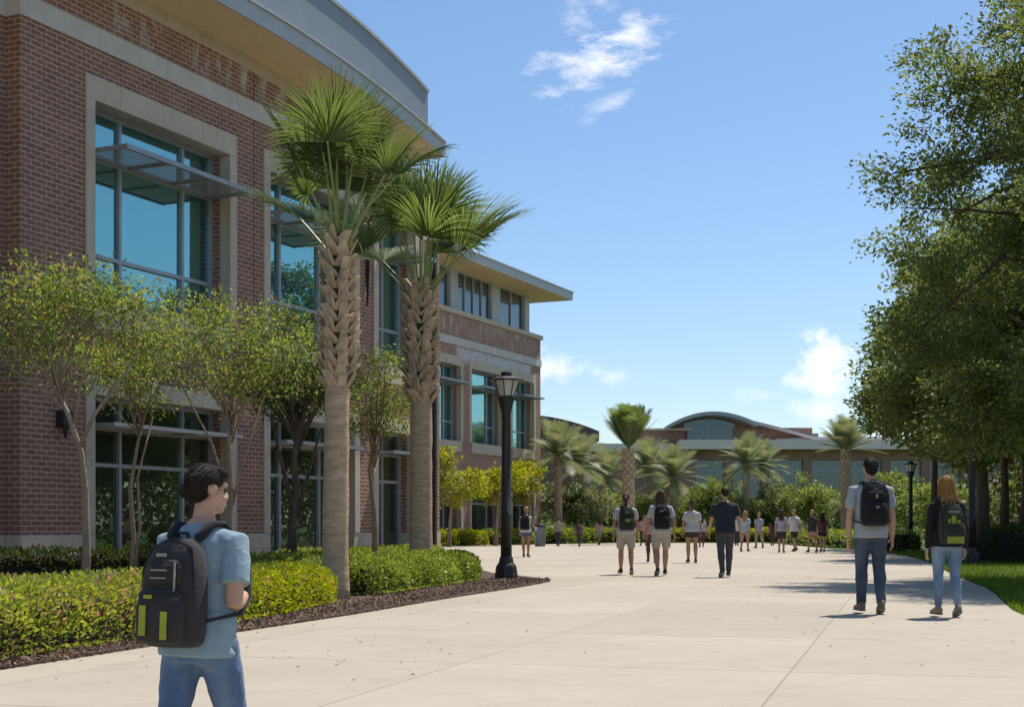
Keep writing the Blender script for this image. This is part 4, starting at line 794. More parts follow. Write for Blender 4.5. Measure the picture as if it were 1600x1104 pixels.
def feather_palm(px, Y, h, fl, nf, label, seed, up=0.55, tr=0.2, name='palm_tree', leaf='frond_far', thick=1.0, elo=-5, sag=0.55):
    rng = np.random.default_rng(seed); r = empty(name, ((px - 800) * Y / F, Y, 0), 0, label, 'palm tree', 'palms around the far garden')
    t = MB(); t.tube([(0, 0, -0.05), (0.03, 0, h * 0.5), (0, 0, h)], [tr * 1.15, tr, tr * 0.9], 10, False)
    for i in range(int(h / 0.22)):
        z = 0.3 + i * 0.22
        for k in range(6):
            a = k * math.pi / 3 + i * 0.52; c, s = math.cos(a), math.sin(a); t.obox((tr * 1.0 * c, tr * 1.0 * s, z), (-s * tr * 0.36, c * tr * 0.36, 0), (c * 0.02 + 0.0, s * 0.02, 0.10), (c * 0.03, s * 0.03, -0.008))
    t.build('trunk', M['palm_boot'], r)
    V = []; Q = []; st = MB(); n0 = 0
    for i in range(nf):
        az = i * 2.39996 + rng.normal(0, 0.1); f = (i + 0.5) / nf; el = R(elo + (86 - elo) * f ** (1.0 - 0.4 * up)); L = fl * rng.uniform(0.85, 1.1) * (1.0 - 0.15 * f)
        p = Vector((0, 0, h)); d = Vector((math.cos(az) * math.cos(el), math.sin(az) * math.cos(el), math.sin(el))); pts = [p.copy()]
        for j in range(8): p = p + d * L / 8; pts.append(p.copy()); d = (d + Vector((0, 0, -sag * 0.16 * (0.4 + j / 7)))).normalized()
        st.tube(pts, [0.035 * (1 - 0.8 * j / 8) for j in range(9)], 4, False)
        m = 44
        for j in range(m):
            q = 0.8 + 7.1 * j / m; a_, b_2 = pts[int(q)], pts[min(8, int(q) + 1)]; c = a_.lerp(b_2, q - int(q)); ax = (b_2 - a_).normalized(); sd = ax.cross(Vector((0, 0, 1))); sd = sd.normalized() if sd.length > 1e-3 else Vector((1, 0, 0)); nn = sd.cross(ax)
            ll = fl * 0.30 * math.sin(0.35 + 2.5 * j / m) ** 0.8 * rng.uniform(0.85, 1.1)
            for sg in (-1, 1):
                dd = (sd * sg * 0.8 + ax * 0.75 + nn * 0.25 + Vector((0, 0, -0.25))).normalized(); w = ax * 0.020 * thick * fl / 2.2; e = c + dd * ll
                V += [c - w, c + w, e + w * 0.2 + Vector((0, 0, -0.07 * ll)), e - w * 0.2 + Vector((0, 0, -0.07 * ll))]; Q.append((n0, n0 + 1, n0 + 2, n0 + 3)); n0 += 4
    st.build('rachis', M['petiole'], r)
    link('crown', np_mesh('crown', np.array([tuple(v) for v in V]), np.array(Q)), M[leaf], r)
feather_palm(982, 84, 5.7, 2.75, 46, 'tall upright palm with a thick rough trunk in the middle of the far garden', 51, 1.0, 0.33, leaf='frond', thick=1.2, elo=44, sag=0.14)
feather_palm(872, 92, 5.6, 3.0, 26, 'palm closest to the corner of the far wing', 52, 0.5, 0.24, thick=1.0, elo=-32, sag=0.75)
feather_palm(903, 98, 5.3, 3.0, 26, 'spreading palm just right of the wing corner', 53, 0.5, 0.24, thick=1.0, elo=-32, sag=0.75)
feather_palm(948, 108, 4.9, 2.8, 24, 'low spreading palm left of the tall upright palm', 54, 0.4, 0.22, thick=1.0, elo=-32, sag=0.75)
feather_palm(1012, 106, 5.4, 2.9, 25, 'drooping palm right of the tall upright palm', 55, 0.5, 0.22, thick=1.0, elo=-32, sag=0.75)
feather_palm(1052, 101, 4.5, 3.0, 26, 'low spreading palm behind the person in the lettered shirt', 56, 0.4, 0.22, thick=1.0, elo=-32, sag=0.75)
feather_palm(1166, 100, 5.4, 2.7, 26, 'left one of the twin spreading palms before the arched roof building', 57, 0.5, 0.2, thick=1.0, elo=-32, sag=0.75)
feather_palm(1191, 104, 5.4, 2.6, 25, 'right one of the twin spreading palms before the arched roof building', 58, 0.5, 0.2, thick=1.0, elo=-32, sag=0.75)
feather_palm(1321, 84, 5.6, 2.3, 40, 'upright palm above the head of the man with the black backpack', 59, 0.8, 0.24, thick=1.0, elo=0, sag=0.4)
# far woods closing the view, then side trees added for window reflections
rng = np.random.default_rng(77)
n = 26000; X = rng.uniform(-70, 110, n); Yv = rng.uniform(118, 138, n); hh = np.array([2.1 + 1.1 * noise.noise(Vector((x * 0.13, y * 0.1, 3))) + 0.8 * noise.noise(Vector((x * 0.5, y * 0.4, 1))) for x, y in zip(X, Yv)])
P = np.stack([X, Yv, rng.uniform(0, 1, n) ** 0.6 * np.maximum(1.0, hh)], 1)
tag(link('far_shrubbery', leaf_mesh('far_shrubbery', P, 0.55, rng, 0.6, 0.3), M['bg_leaf']), kind='stuff')
n = 34000; X = rng.uniform(23, 36, n); Yv = rng.uniform(24, 74, n); hh = np.array([6.6 + 2.2 * noise.noise(Vector((x * 0.2, y * 0.2, 5))) + 0.8 * noise.noise(Vector((x * 0.7, y * 0.6, 2))) for x, y in zip(X, Yv)])
P = np.stack([X, Yv, rng.uniform(0, 1, n) ** 0.7 * hh], 1)
tag(link('added_side_woodland', leaf_mesh('added_side_woodland', P, 0.42, rng, 0.55, 0.3), M['myrtle_dark']), kind='stuff')  # unseen trees added at the side for the ground-floor glass to reflect
n = 240; P = np.stack([rng.normal(5.5, 2.6, n), rng.uniform(10, 45, n), np.full(n, 0.006)], 1); P = P[(P[:, 0] < 5.2 + 0.18 * (P[:, 1] - 10)) & (P[:, 0] > -2)]
Q_ = np.stack([rng.uniform(-3.4, -0.4, 80), rng.uniform(9, 22, 80), np.full(80, 0.006)], 1); Q_ = Q_[Q_[:, 0] > -3.6 + 0.28 * (Q_[:, 1] - 10)]
P = np.concatenate([P, Q_]); fl_ = np.zeros((len(P), 3)); a_ = rng.uniform(0, 6.28, len(P)); fl_[:, 0] = np.cos(a_); fl_[:, 1] = np.sin(a_)
tag(link('fallen_leaves', leaf_mesh('fallen_leaves', P, 0.036, rng, 0.5, 3.0, fl_, 3.0), basic('dry_leaf', (0.13, 0.085, 0.04), 0.9, 0.4, 3)), kind='stuff')
# bin and cafe tables at the far side
def litter_bin(px, py, label):
    x, y = gp(px, py); r = empty('litter_bin', (x, y, 0), 0, label, 'litter bin')
    b = MB(); b.lathe([(0.26, 0), (0.28, 0.05), (0.30, 0.95), (0.31, 0.97), (0.31, 1.02), (0.29, 1.03)], 18); smooth(b.build('body', basic('grey_blue_metal', (0.16, 0.18, 0.20), 0.5), r, bevel=0.0).data)
    c = MB(); c.lathe([(0.31, 1.03), (0.32, 1.06), (0.27, 1.16), (0.14, 1.2), (0.13, 1.21)], 18); c.build('lid', M['iron'], r)
litter_bin(844, 853, 'grey litter bin beside the corner of the far wing')
def cafe_table(x, y, label):
    r = empty('cafe_table', (x, y, 0), 0.3, label, 'table', 'cafe tables in the far garden')
    t = MB(); t.lathe([(0.5, 0.71), (0.52, 0.72), (0.52, 0.745), (0.5, 0.75)], 20); t.build('tabletop', basic('white_tabletop', (0.75, 0.74, 0.72), 0.4, 0.03), r)
    p = MB(); p.tube([(0, 0, 0.03), (0, 0, 0.71)], 0.035, 8, False); p.build('leg', M['iron'], r); f = MB(); f.lathe([(0.26, 0), (0.26, 0.02), (0.06, 0.05)], 14); f.build('foot', M['iron'], r)
for (px, Y, lb) in ((862, 90.5, 'small white round table at the left end of the far garden'), (886, 93.5, 'small white round table in the far garden left of the seated figure'), (928, 95.0, 'small white round table in the far garden behind the hedge, left of the tall palm')):
    cafe_table((px - 800) * Y / F, Y, lb)
# ------------------------------------------------------------------ people
SK = {}
def skin(name, c): 
    if name not in SK: SK[name] = basic('skin_' + name, c, 0.55, 0.1, 14, 0.08, 120); SK[name].node_tree.nodes['Principled BSDF'].inputs['Subsurface Weight'].default_value = 0.08; SK[name].node_tree.nodes['Principled BSDF'].inputs['Subsurface Radius'].default_value = (0.02, 0.008, 0.004)
    return SK[name]
CL = {}
def cloth(name, c, bump=0.35, var=0.1):
    if name not in CL: CL[name] = basic(name, c, 0.9, var, 12, bump, 26, stretch=(0.8, 0.8, 1.4), spec=0.25, sheen=0.1)
    return CL[name]
def hairmat(name, c, c2): 
    if name not in CL: CL[name] = basic(name, c, 0.55, 0.3, 60, 0.7, 110, stretch=(1, 1, 0.12), col2=c2, spec=0.22)
    return CL[name]
class Pose:
    def __init__(s, **k):
        s.L = (16, 6); s.R = (-14, 14); s.aL = (-14, 8, 16); s.aR = (16, 8, 16); s.fL = 0; s.fR = -24; s.head = 0; s.inL = 0; s.inR = 0; s.lean = 2; s.nod = 0
        s.__dict__.update(k)
def person(label, x, y, yaw, h, pose, fem=False, skin_m=None, top=None, bottom=None, shoe=None, hair=None, far=False, z0=0.0, sleeve='short', bottom_kind='trousers', group='people walking across the plaza', bulk=1.09, head_far=False):
    k = h / 1.75; root = empty('person', (x, y, z0), yaw, label, 'person', group)
    sw = 0.172 if fem else 0.19; hw = 1.06 if fem else 1.0; vox = 0.016 if far else 0.0092
    RX = Matrix.Rotation(R(-pose.lean), 3, 'X')
    # --- joints
    legs = {}
    for sx, (a, b), fp in ((-1, pose.L, pose.fL), (1, pose.R, pose.fR)):
        hip = Vector((sx * 0.092 * hw, 0, 0.90)); a_, b_ = R(a), R(b)
        kn = hip + Vector((sx * 0.005, math.sin(a_), -math.cos(a_))) * 0.425; an = kn + Vector((-sx * 0.004, math.sin(a_ - b_), -math.cos(a_ - b_))) * 0.405
        legs[sx] = (hip, kn, an, fp)
    # --- shoes first: they fix the height of the hips
    shoes = {}; low = 9
    for sx, (hip, kn, an, fp) in legs.items():
        f = R(fp); fw = Vector((sx * 0.10, math.cos(f), math.sin(f))).normalized(); up = Vector((0, -math.sin(f), math.cos(f))); sd = fw.cross(up).normalized(); up = sd.cross(fw)
        def section(t, w, hgt, lift=0.0, n=12):
            c = an + fw * t - up * (0.078 - lift); return [c + sd * (w * math.copysign(abs(math.cos(2 * math.pi * j / n)) ** 0.75, math.cos(2 * math.pi * j / n))) + up * (hgt * 0.5 * (1 + math.copysign(abs(math.sin(2 * math.pi * j / n)) ** 0.7, math.sin(2 * math.pi * j / n)))) for j in range(n)]
        u = MB(); u.loft([section(-0.078, 0.012, 0.05, 0.012), section(-0.070, 0.030, 0.085, 0.006), section(-0.045, 0.038, 0.105), section(0.0, 0.040, 0.112), section(0.05, 0.042, 0.088), section(0.11, 0.047, 0.062), section(0.155, 0.044, 0.05), section(0.185, 0.030, 0.04), section(0.195, 0.012, 0.025, 0.005)])
        so = MB(); so.loft([section(-0.083, 0.014, 0.024, -0.006), section(-0.072, 0.034, 0.026, -0.012), section(0.0, 0.042, 0.026, -0.012), section(0.11, 0.050, 0.026, -0.012), section(0.16, 0.047, 0.024, -0.012), section(0.19, 0.033, 0.022, -0.008), section(0.20, 0.014, 0.016, -0.004)])
        low = min(low, min(v[2] for v in so.v)); shoes[sx] = (u, so)
    dz = Vector((0, 0, -low))
    def place(p): return (Vector(p) + dz) * k
    def fin(mb): mb.v = [tuple(place(p)) for p in mb.v]; return mb
    legs = {s: (a + Vector((0, 0, 0)), b, c, d) for s, (a, b, c, d) in legs.items()}
    up_rot = lambda p: Vector((0, 0, 0.93)) + RX @ (Vector(p) - Vector((0, 0, 0.93)))
    # --- head frame
    HM = Matrix.Rotation(R(-pose.head), 3, 'Z') @ Matrix.Rotation(R(-pose.nod), 3, 'X'); hb = Vector((0, -0.012, 1.50))
    hp = lambda p: up_rot(hb + HM @ (Vector(p) - hb))
    def hell(mb, c, r): q = MB(); q.ell(c, r); mb.add([hp(p) for p in q.v], q.f)
    # --- body
    B = MB(); FG_ = MB()      # FG_: the fingers, kept apart so that they do not fuse
    ring = lambda z, rx, ry, yo=0, n=18, fn=None: [ (fn or up_rot)((rx * math.cos(2 * math.pi * j / n), yo + ry * math.sin(2 * math.pi * j / n), z)) for j in range(n)]
    if fem: prof = [(0.80, .13, .10, -.01), (.88, .172, .118, -.012), (.97, .158, .108, -.005), (1.08, .125, .092, 0), (1.18, .135, .10, .005), (1.29, .158, .118, .01), (1.36, .152, .104, 0), (1.42, .110, .085, -.01), (1.455, .075, .066, -.012), (1.49, .052, .052, -.014)]
    else: prof = [(0.80, .13, .10, -.01), (.88, .165, .115, -.01), (.97, .158, .11, -.003), (1.08, .148, .10, 0), (1.18, .160, .108, .003), (1.29, .180, .122, .006), (1.36, .172, .114, 0), (1.42, .125, .094, -.01), (1.455, .086, .074, -.012), (1.49, .060, .056, -.014)]
    prof = [(z, rx * bulk, ry * bulk, yo) for z, rx, ry, yo in prof]
    B.loft([ring(z, rx, ry, yo) for z, rx, ry, yo in prof])
    for sx in (-1, 1): B.ell((sx * 0.075 * hw, -0.040, 0.880), (0.078, 0.076, 0.084))
    B.tube([up_rot((0, -0.02, 1.43)), up_rot((0, -0.012, 1.50)), hp((0, -0.004, 1.575))], [0.056 if not fem else 0.048, 0.052 if not fem else 0.044, 0.055 if not fem else 0.047], 12)
    hell(B, (0, -0.012, 1.662), (0.074, 0.094, 0.088)); hell(B, (0, 0.028, 1.60), (0.058, 0.064, 0.078)); hell(B, (0, 0.062, 1.548), (0.028, 0.026, 0.022))
    B.tube([hp((0, 0.088, 1.645)), hp((0, 0.099, 1.608))], [0.008, 0.012], 8); hell(B, (0, 0.088, 1.573), (0.022, 0.012, 0.011)); hell(B, (0, 0.074, 1.668), (0.052, 0.018, 0.010))
    for sx in (-1, 1): hell(B, (sx * 0.076, -0.006, 1.632), (0.011, 0.024, 0.033)); hell(B, (sx * 0.036, 0.07, 1.60), (0.022, 0.018, 0.018))
    arms = {}
    for sx, (p, ab, e), inn in ((-1, pose.aL, pose.inL), (1, pose.aR, pose.inR)):
        p, ab, e = R(p), R(ab), R(e); sh = up_rot((sx * sw * bulk ** .5, -0.012, 1.368)); d1 = Vector((sx * math.sin(ab), math.sin(p) * math.cos(ab), -math.cos(p) * math.cos(ab))); el = sh + d1 * 0.29
        d2 = Vector((sx * (math.sin(ab) * 0.35 - inn), math.sin(p + e), -math.cos(p + e))).normalized(); wr = el + d2 * 0.245; arms[sx] = (sh, el, wr, d1, d2)
        am = (0.86 if fem else 1.0) * bulk ** 0.5
        B.tube([sh, sh.lerp(el, 0.3), sh.lerp(el, 0.65), el, el.lerp(wr, 0.25), el.lerp(wr, 0.6), wr], [0.056 * am, 0.051 * am, 0.045 * am, 0.039 * am, 0.041 * am, 0.034 * am, 0.026 * am], 12)
        pn = Vector((-sx, 0, 0)); pn = (pn - d2 * pn.dot(d2)).normalized(); w = pn.cross(d2).normalized()
        if w.y + w.z * 0.3 < 0: w = -w
        B.tube([wr, wr + d2 * 0.03, wr + d2 * 0.085], [0.029, 0.040, 0.040], 10, True, (pn, 0.42))
        if not far:
            for q, ln, cu in ((0.0315, 0.070, 0.22), (0.0105, 0.080, 0.30), (-0.0105, 0.075, 0.38), (-0.030, 0.058, 0.45)):
                c = wr + d2 * 0.088 + w * q; d = (d2 + pn * cu * 0.4 + w * q * 2).normalized(); pts = [c - d2 * 0.015, c]
                for sgm in (0.45, 0.32, 0.23): c = c + d * ln * sgm; pts.append(c.copy()); d = (d + pn * cu * 1.1).normalized()
                FG_.tube(pts, [0.0095, 0.0092, 0.0085, 0.0078, 0.0068], 8)
            c = wr + d2 * 0.02 + w * 0.026; d = (d2 * 0.7 + w * 0.55 + pn * 0.45).normalized(); FG_.tube([c, c + d * 0.04, c + (d + d2 * 0.2) .normalized() * 0.075], [0.013, 0.0105, 0.008], 8)
        else:
            c = wr + d2 * 0.085
            for q in (0.029, 0.010, -0.010, -0.028): FG_.tube([c + w * q - d2 * 0.02, c + w * q + d2 * 0.03 + pn * 0.006, c + w * q + d2 * 0.06 + pn * 0.025], [0.011, 0.011, 0.009], 6)
            FG_.tube([wr + d2 * 0.02 + w * 0.028, wr + d2 * 0.075 + w * 0.052 + pn * 0.02], [0.014, 0.010], 6)
    lm = bulk ** 0.7
    for sx, (hip, kn, an, fp) in legs.items():
        cal = kn.lerp(an, 0.3) + Vector((0, -0.018, 0))
        B.tube([hip, hip.lerp(kn, 0.35), hip.lerp(kn, 0.75), kn, cal, kn.lerp(an, 0.65), an, an + Vector((0, 0.005, -0.04))], [0.084 * hw * lm, 0.078 * hw * lm, 0.060 * lm, 0.052 * lm, 0.056 * lm, 0.044 * lm, 0.034, 0.034], 14)
    me = remesh(fin(B), vox * k, 3 if not far else 2, name='person_body', extra=fin(FG_)); sk = skin_m or skin('light', (0.52, 0.30, 0.20))
    link('body', me, sk, root)
    # --- shirt
    T = MB(); o = 0.013; hem = 0.86 if not fem else 0.88
    pr = [(hem - 0.03, prof[1][1] + 0.016, prof[1][2] + 0.030, -0.028), (0.93, prof[2][1] + 0.028, prof[2][2] + 0.036, -0.026), (1.01, prof[2][1] + 0.024, prof[2][2] + 0.026, -0.012)] + [(z, rx + o + (0.016 if z < 1.25 else 0.002), ry + o + (0.014 if z < 1.25 else 0.002), yo) for z, rx, ry, yo in prof[3:-1]] + [(1.472, 0.074 if not fem else 0.064, 0.068, -0.014)]
    T.loft([ring(*q) for q in pr])
    for sx, (sh, el, wr, d1, d2) in arms.items():
        am = (0.88 if fem else 1.0) * bulk ** 0.5; ins = up_rot((sx * 0.085, -0.012, 1.392))
        if sleeve == 'short': T.tube([ins, sh + Vector((0, 0, 0.002)), sh.lerp(el, 0.35), sh.lerp(el, 0.68)], [0.061 * am, 0.069 * am, 0.070 * am, 0.070 * am], 12, False)
        elif sleeve == 'none': T.tube([ins, sh.lerp(el, 0.05)], [0.060 * am, 0.060 * am], 12, False)
        else: T.tube([ins, sh + Vector((0, 0, 0.002)), sh.lerp(el, 0.5), el, el.lerp(wr, 0.5), wr + d2 * 0.012], [0.062 * am, 0.066 * am, 0.060 * am, 0.054 * am, 0.047 * am, 0.038 * am], 12, False)
    link('shirt' if sleeve != 'long' else 'jacket', remesh(fin(T), vox * 1.25 * k, 3, 0.006 if not far else 0.004, 8, 1.3, 1, 'shirt', folds=0.3), top, root)
    # --- trousers, shorts
    W = MB(); W.loft([ring(0.80, .148 * bulk, .118 * bulk, -.016), ring(0.86, prof[1][1] + .008, prof[1][2] + .016, -.016), ring(0.93, prof[2][1] + .010, prof[2][2] + .010, -.006), ring(0.99, prof[2][1] + .004, prof[2][2] + .006, -.002), ring(1.03, prof[3][1] + .012, prof[3][2] + .010, -.004)])
    for sx in (-1, 1): W.ell((sx * 0.080 * hw, -0.048, 0.885), (0.100, 0.098, 0.110))
    for sx, (hip, kn, an, fp) in legs.items():
        if bottom_kind == 'trousers':
            cal = kn.lerp(an, 0.3) + Vector((0, -0.014, 0)); W.tube([hip, hip.lerp(kn, 0.35), hip.lerp(kn, 0.75), kn, cal, kn.lerp(an, 0.65), kn.lerp(an, 1.02)], [0.096 * hw * lm, 0.092 * hw * lm, 0.074 * lm, 0.066 * lm, 0.068 * lm, 0.060, 0.056], 14, False)
        elif bottom_kind == 'slim':
            cal = kn.lerp(an, 0.3) + Vector((0, -0.016, 0)); W.tube([hip, hip.lerp(kn, 0.35), hip.lerp(kn, 0.75), kn, cal, kn.lerp(an, 0.65), kn.lerp(an, 0.95)], [0.094 * hw * lm, 0.088 * hw * lm, 0.069 * lm, 0.060 * lm, 0.063 * lm, 0.051, 0.044], 14, False)
        elif bottom_kind == 'shorts': W.tube([hip, hip.lerp(kn, 0.4) + Vector((sx * .008, 0, 0)), hip.lerp(kn, 0.84) + Vector((sx * .014, 0, 0))], [0.094 * hw * lm, 0.088 * hw * lm, 0.080 * lm], 14, False)
        else: W.tube([hip, hip.lerp(kn, 0.3), hip.lerp(kn, 0.48)], [0.098 * hw * lm, 0.097 * hw * lm, 0.096 * lm], 14, False)
    link('trousers' if bottom_kind in ('trousers', 'slim') else 'shorts', remesh(fin(W), vox * 1.25 * k, 3, 0.006 if not far else 0.004, 9, 1.2, 2, 'trousers', folds=0.0), bottom, root)
    for sx, (u, so) in shoes.items():
        sme = smooth(fin(u).mesh('shoe')); sh_o = link('shoe', sme, shoe[0], root); link('sole', fin(so).mesh('sole'), shoe[1], sh_o)
    # --- hair
    if hair:
        kind, hm = hair; Hh = MB()
        hell(Hh, (0, -0.020, 1.680), (0.083, 0.098, 0.086)); hell(Hh, (0, -0.045, 1.640), (0.074, 0.072, 0.078))
        hell(Hh, (0, 0.03, 1.728), (0.058, 0.058, 0.032))
        if kind == 'long':
            Hh.loft([[hp((rx * math.cos(2 * math.pi * j / 14), yo + ry * math.sin(2 * math.pi * j / 14), z)) for j in range(14)] for z, rx, ry, yo in ((1.70, .07, .07, -.03), (1.62, .092, .075, -.04), (1.54, .105, .062, -.065), (1.46, .110, .05, -.095), (1.38, .10, .036, -.125), (1.30, .07, .02, -.135))])
            for q in range(9):
                xx = -0.1 + 0.025 * q; Hh.tube([hp((xx * 0.7, -0.08, 1.56)), hp((xx, -0.125, 1.44)), hp((xx * 0.9 + 0.01 * math.sin(q * 2.1), -0.155, 1.30 - 0.02 * (q % 3)))], [0.022, 0.022, 0.008], 7)
            for sx in (-1, 1): Hh.tube([hp((sx * 0.06, 0.05, 1.70)), hp((sx * 0.088, 0.02, 1.60)), hp((sx * 0.10, -0.02, 1.48))], [0.025, 0.026, 0.014], 8)
        if kind == 'pony': Hh.tube([hp((0, -0.10, 1.68)), hp((0, -0.145, 1.64)), hp((0.005, -0.15, 1.55)), hp((0.01, -0.14, 1.45)), hp((0.0, -0.13, 1.38))], [0.026, 0.036, 0.036, 0.028, 0.01], 9)
        if kind == 'bun': hell(Hh, (0, -0.075, 1.758), (0.036, 0.036, 0.034)); Hh.tube([hp((0, -0.09, 1.66)), hp((0, -0.13, 1.6)), hp((0, -0.125, 1.5)), hp((0, -0.12, 1.42))], [0.03, 0.03, 0.024, 0.008], 8)
        if kind == 'crop': hell(Hh, (0.0, -0.085, 1.672), (0.055, 0.036, 0.05)); hell(Hh, (0, 0.045, 1.735), (0.056, 0.05, 0.028)); hell(Hh, (0, -0.078, 1.602), (0.045, 0.022, 0.035))
        if kind == 'tied': hell(Hh, (0, -0.118, 1.618), (0.034, 0.036, 0.033)); hell(Hh, (0, -0.08, 1.605), (0.045, 0.02, 0.03)); hell(Hh, (0, 0.045, 1.722), (0.060, 0.050, 0.026))
        hair_o = link('hair', remesh(fin(Hh), (0.0085 if not far else 0.014) * k, 2, 0.006 if not far else 0.004, 30, 0.35, 4, 'hair'), hm, root)
        if not far:
            hme = hair_o.data; rg = np.random.default_rng(9); nf_ = len(hme.polygons); V = []; hc = place(hp((0, -0.02, 1.66)))
            for f_i in rg.integers(0, nf_, 2600):
                pl_ = hme.polygons[int(f_i)]; c = pl_.center; nn = pl_.normal; flow = Vector((0.0, -0.35, -1.0)) if kind != 'tied' else (place(hp((0, -0.12, 1.62))) - c)
                flow = flow - nn * flow.dot(nn)
                if flow.length < 1e-4: continue
                flow.normalize(); flow = (flow + Vector(rg.normal(0, 0.16, 3))).normalized(); sd = flow.cross(nn).normalized() * 0.0011; L_ = rg.uniform(0.02, 0.05) * (1.6 if kind == 'long' else 1.0)
                a_ = c - nn * 0.001; b_2 = c + flow * L_ + nn * rg.uniform(0.001, 0.007); V += [a_ - sd, a_ + sd, b_2 + sd * 0.4, b_2 - sd * 0.4]
            link('hair_strand', np_mesh('hair_strand', np.array([tuple(v) for v in V]), np.arange(len(V)).reshape(-1, 4)), hm, hair_o)
    if not far:
        for sx in (-1, 1):
            E = MB(); hell(E, (sx * 0.032, 0.0725, 1.640), (0.0125, 0.0125, 0.0115)); smooth(link('eye', fin(E).mesh('eye'), basic_eye, root).data)
    return root, place, up_rot, hp, arms
basic_eye = basic('eye', (0.05, 0.035, 0.03), 0.2, 0.1)
def backpack(label, rig, main, accents, straps, far=False, size=1.0, drop=0.0, group='backpacks worn by the walkers', style=0):
    root_p, place, up_rot, hp, arms = rig; x, y, z = root_p.location
    r = empty('backpack', (x, y, z), root_p.rotation_euler.z, label, 'backpack', group)
    T = lambda p: place(up_rot(p))
    def rb(z, w, d, yc, n=20, e=0.55):
        return [T((w * math.copysign(abs(math.cos(2 * math.pi * j / n)) ** e, math.cos(2 * math.pi * j / n)), yc + d * math.copysign(abs(math.sin(2 * math.pi * j / n)) ** e, math.sin(2 * math.pi * j / n)), z)) for j in range(n)]
    s = size; zc = 1.19 - drop
    Z = lambda q: zc + q * 0.26 * s
    b = MB(); yb = -0.20
    b.loft([rb(Z(-1.0), .10 * s, .05, yb), rb(Z(-0.97), .145 * s, .075, yb), rb(Z(-0.8), .165 * s, .090, yb - .004), rb(Z(-0.2), .170 * s, .095, yb - .006), rb(Z(0.35), .160 * s, .085, yb), rb(Z(0.72), .140 * s, .070, yb + .012), rb(Z(0.92), .105 * s, .05, yb + .024), rb(Z(1.0), .06 * s, .025, yb + .03)])
    bm_ = smooth(b.mesh('pack'))
    body = link('pack_body', bm_, main, r)
    if not far: sb = body.modifiers.new('sub', 'SUBSURF'); sb.levels = 1; sb.render_levels = 1
    pk = MB(); pk.loft([rb(Z(-0.93), .09 * s, .02, yb - .09), rb(Z(-0.86), .125 * s, .04, yb - .095), rb(Z(-0.4), .132 * s, .046, yb - .10), rb(Z(-0.02), .122 * s, .036, yb - .092), rb(Z(0.04), .10 * s, .018, yb - .085)], True); smooth(link('front_pocket', pk.mesh('pocket'), main, r).data)
    p2 = MB(); p2.loft([rb(Z(0.12), .085 * s, .016, yb - .07), rb(Z(0.17), .108 * s, .030, yb - .072), rb(Z(0.45), .102 * s, .030, yb - .060), rb(Z(0.60), .08 * s, .018, yb - .048)], True); smooth(link('upper_pocket', p2.mesh('pocket'), main, r).data)
    zp = MB()
    zp.tube([T((-.118 * s, yb - .118, Z(-0.05))), T((0, yb - .140, Z(-0.01))), T((.118 * s, yb - .118, Z(-0.05)))], 0.005, 5); zp.tube([T((-.10 * s, yb - .094, Z(0.50))), T((0, yb - .098, Z(0.56))), T((.10 * s, yb - .094, Z(0.50)))], 0.005, 5)
    zp.tube([T((-.155 * s, yb - .05, Z(-0.1))), T((-.152 * s, yb - .05, Z(0.4))), T((-.12 * s, yb - .03, Z(0.8))), T((0, yb - .012, Z(0.99))), T((.12 * s, yb - .03, Z(0.8))), T((.152 * s, yb - .05, Z(0.4))), T((.155 * s, yb - .05, Z(-0.1)))], 0.0055, 5)
    zp.build('zip', straps, r)
    hd = MB(); hd.tube([T((-.03, yb + .05, Z(0.95))), T((-.025, yb + .045, Z(1.09))), T((.025, yb + .045, Z(1.09))), T((.03, yb + .05, Z(0.95)))], 0.008, 6); hd.build('grab_handle', straps, r)
    for sx in (-1, 1):
        m = MB(); pts = [(sx * .085, -.135, 1.40), (sx * .098, -.075, 1.462), (sx * .108, .0, 1.470), (sx * .118, .095, 1.40), (sx * .132, .168, 1.28), (sx * .168, .142, 1.12), (sx * .218, .02, 1.04), (sx * .20, -.11, 1.02), (sx * .15, -.175, 1.0)]
        m.tube([T(p) for p in pts], [.027, .029, .029, .029, .026, .020, .014, .012, .012], 8, True, (Vector((0, 0.6, 0.8)).normalized(), 0.36)); smooth(m.build('shoulder_strap', straps, r).data)
    for (nm, mat_, pieces) in accents:
        for (x0, x1, q0, q1, yo) in pieces:
            a = MB(); rows = []
            for q in np.linspace(q0, q1, 6):
                row = []
                for xx in np.linspace(x0, x1, 5): row.append(T((xx * s, yb - yo + 0.03 * (abs(xx) / 0.17) ** 3, Z(q))))
                rows.append(row)
            for i in range(5):
                for j in range(4): a.add([rows[i][j], rows[i][j + 1], rows[i + 1][j + 1], rows[i + 1][j]], [(0, 1, 2, 3)])
            o_ = a.build(nm, mat_, r); sd = o_.modifiers.new('thick', 'SOLIDIFY'); sd.thickness = 0.006
    return r
light = skin('light', (0.50, 0.29, 0.19)); tan = skin('tan', (0.40, 0.215, 0.13)); brown = skin('brown', (0.20, 0.10, 0.06))
C_grey = cloth('heather_grey_cotton', (0.34, 0.36, 0.37)); C_blue = cloth('washed_blue_cotton', (0.235, 0.325, 0.375)); C_pale = cloth('pale_grey_cotton', (0.46, 0.46, 0.47)); C_white = cloth('white_cotton', (0.66, 0.65, 0.65))
C_navy = cloth('navy_cotton', (0.022, 0.026, 0.038)); C_black = cloth('black_knit', (0.014, 0.014, 0.015)); C_beige = cloth('beige_twill', (0.42, 0.365, 0.29)); C_char = cloth('charcoal_twill', (0.045, 0.046, 0.05)); C_slate = cloth('slate_trousers', (0.060, 0.064, 0.066))
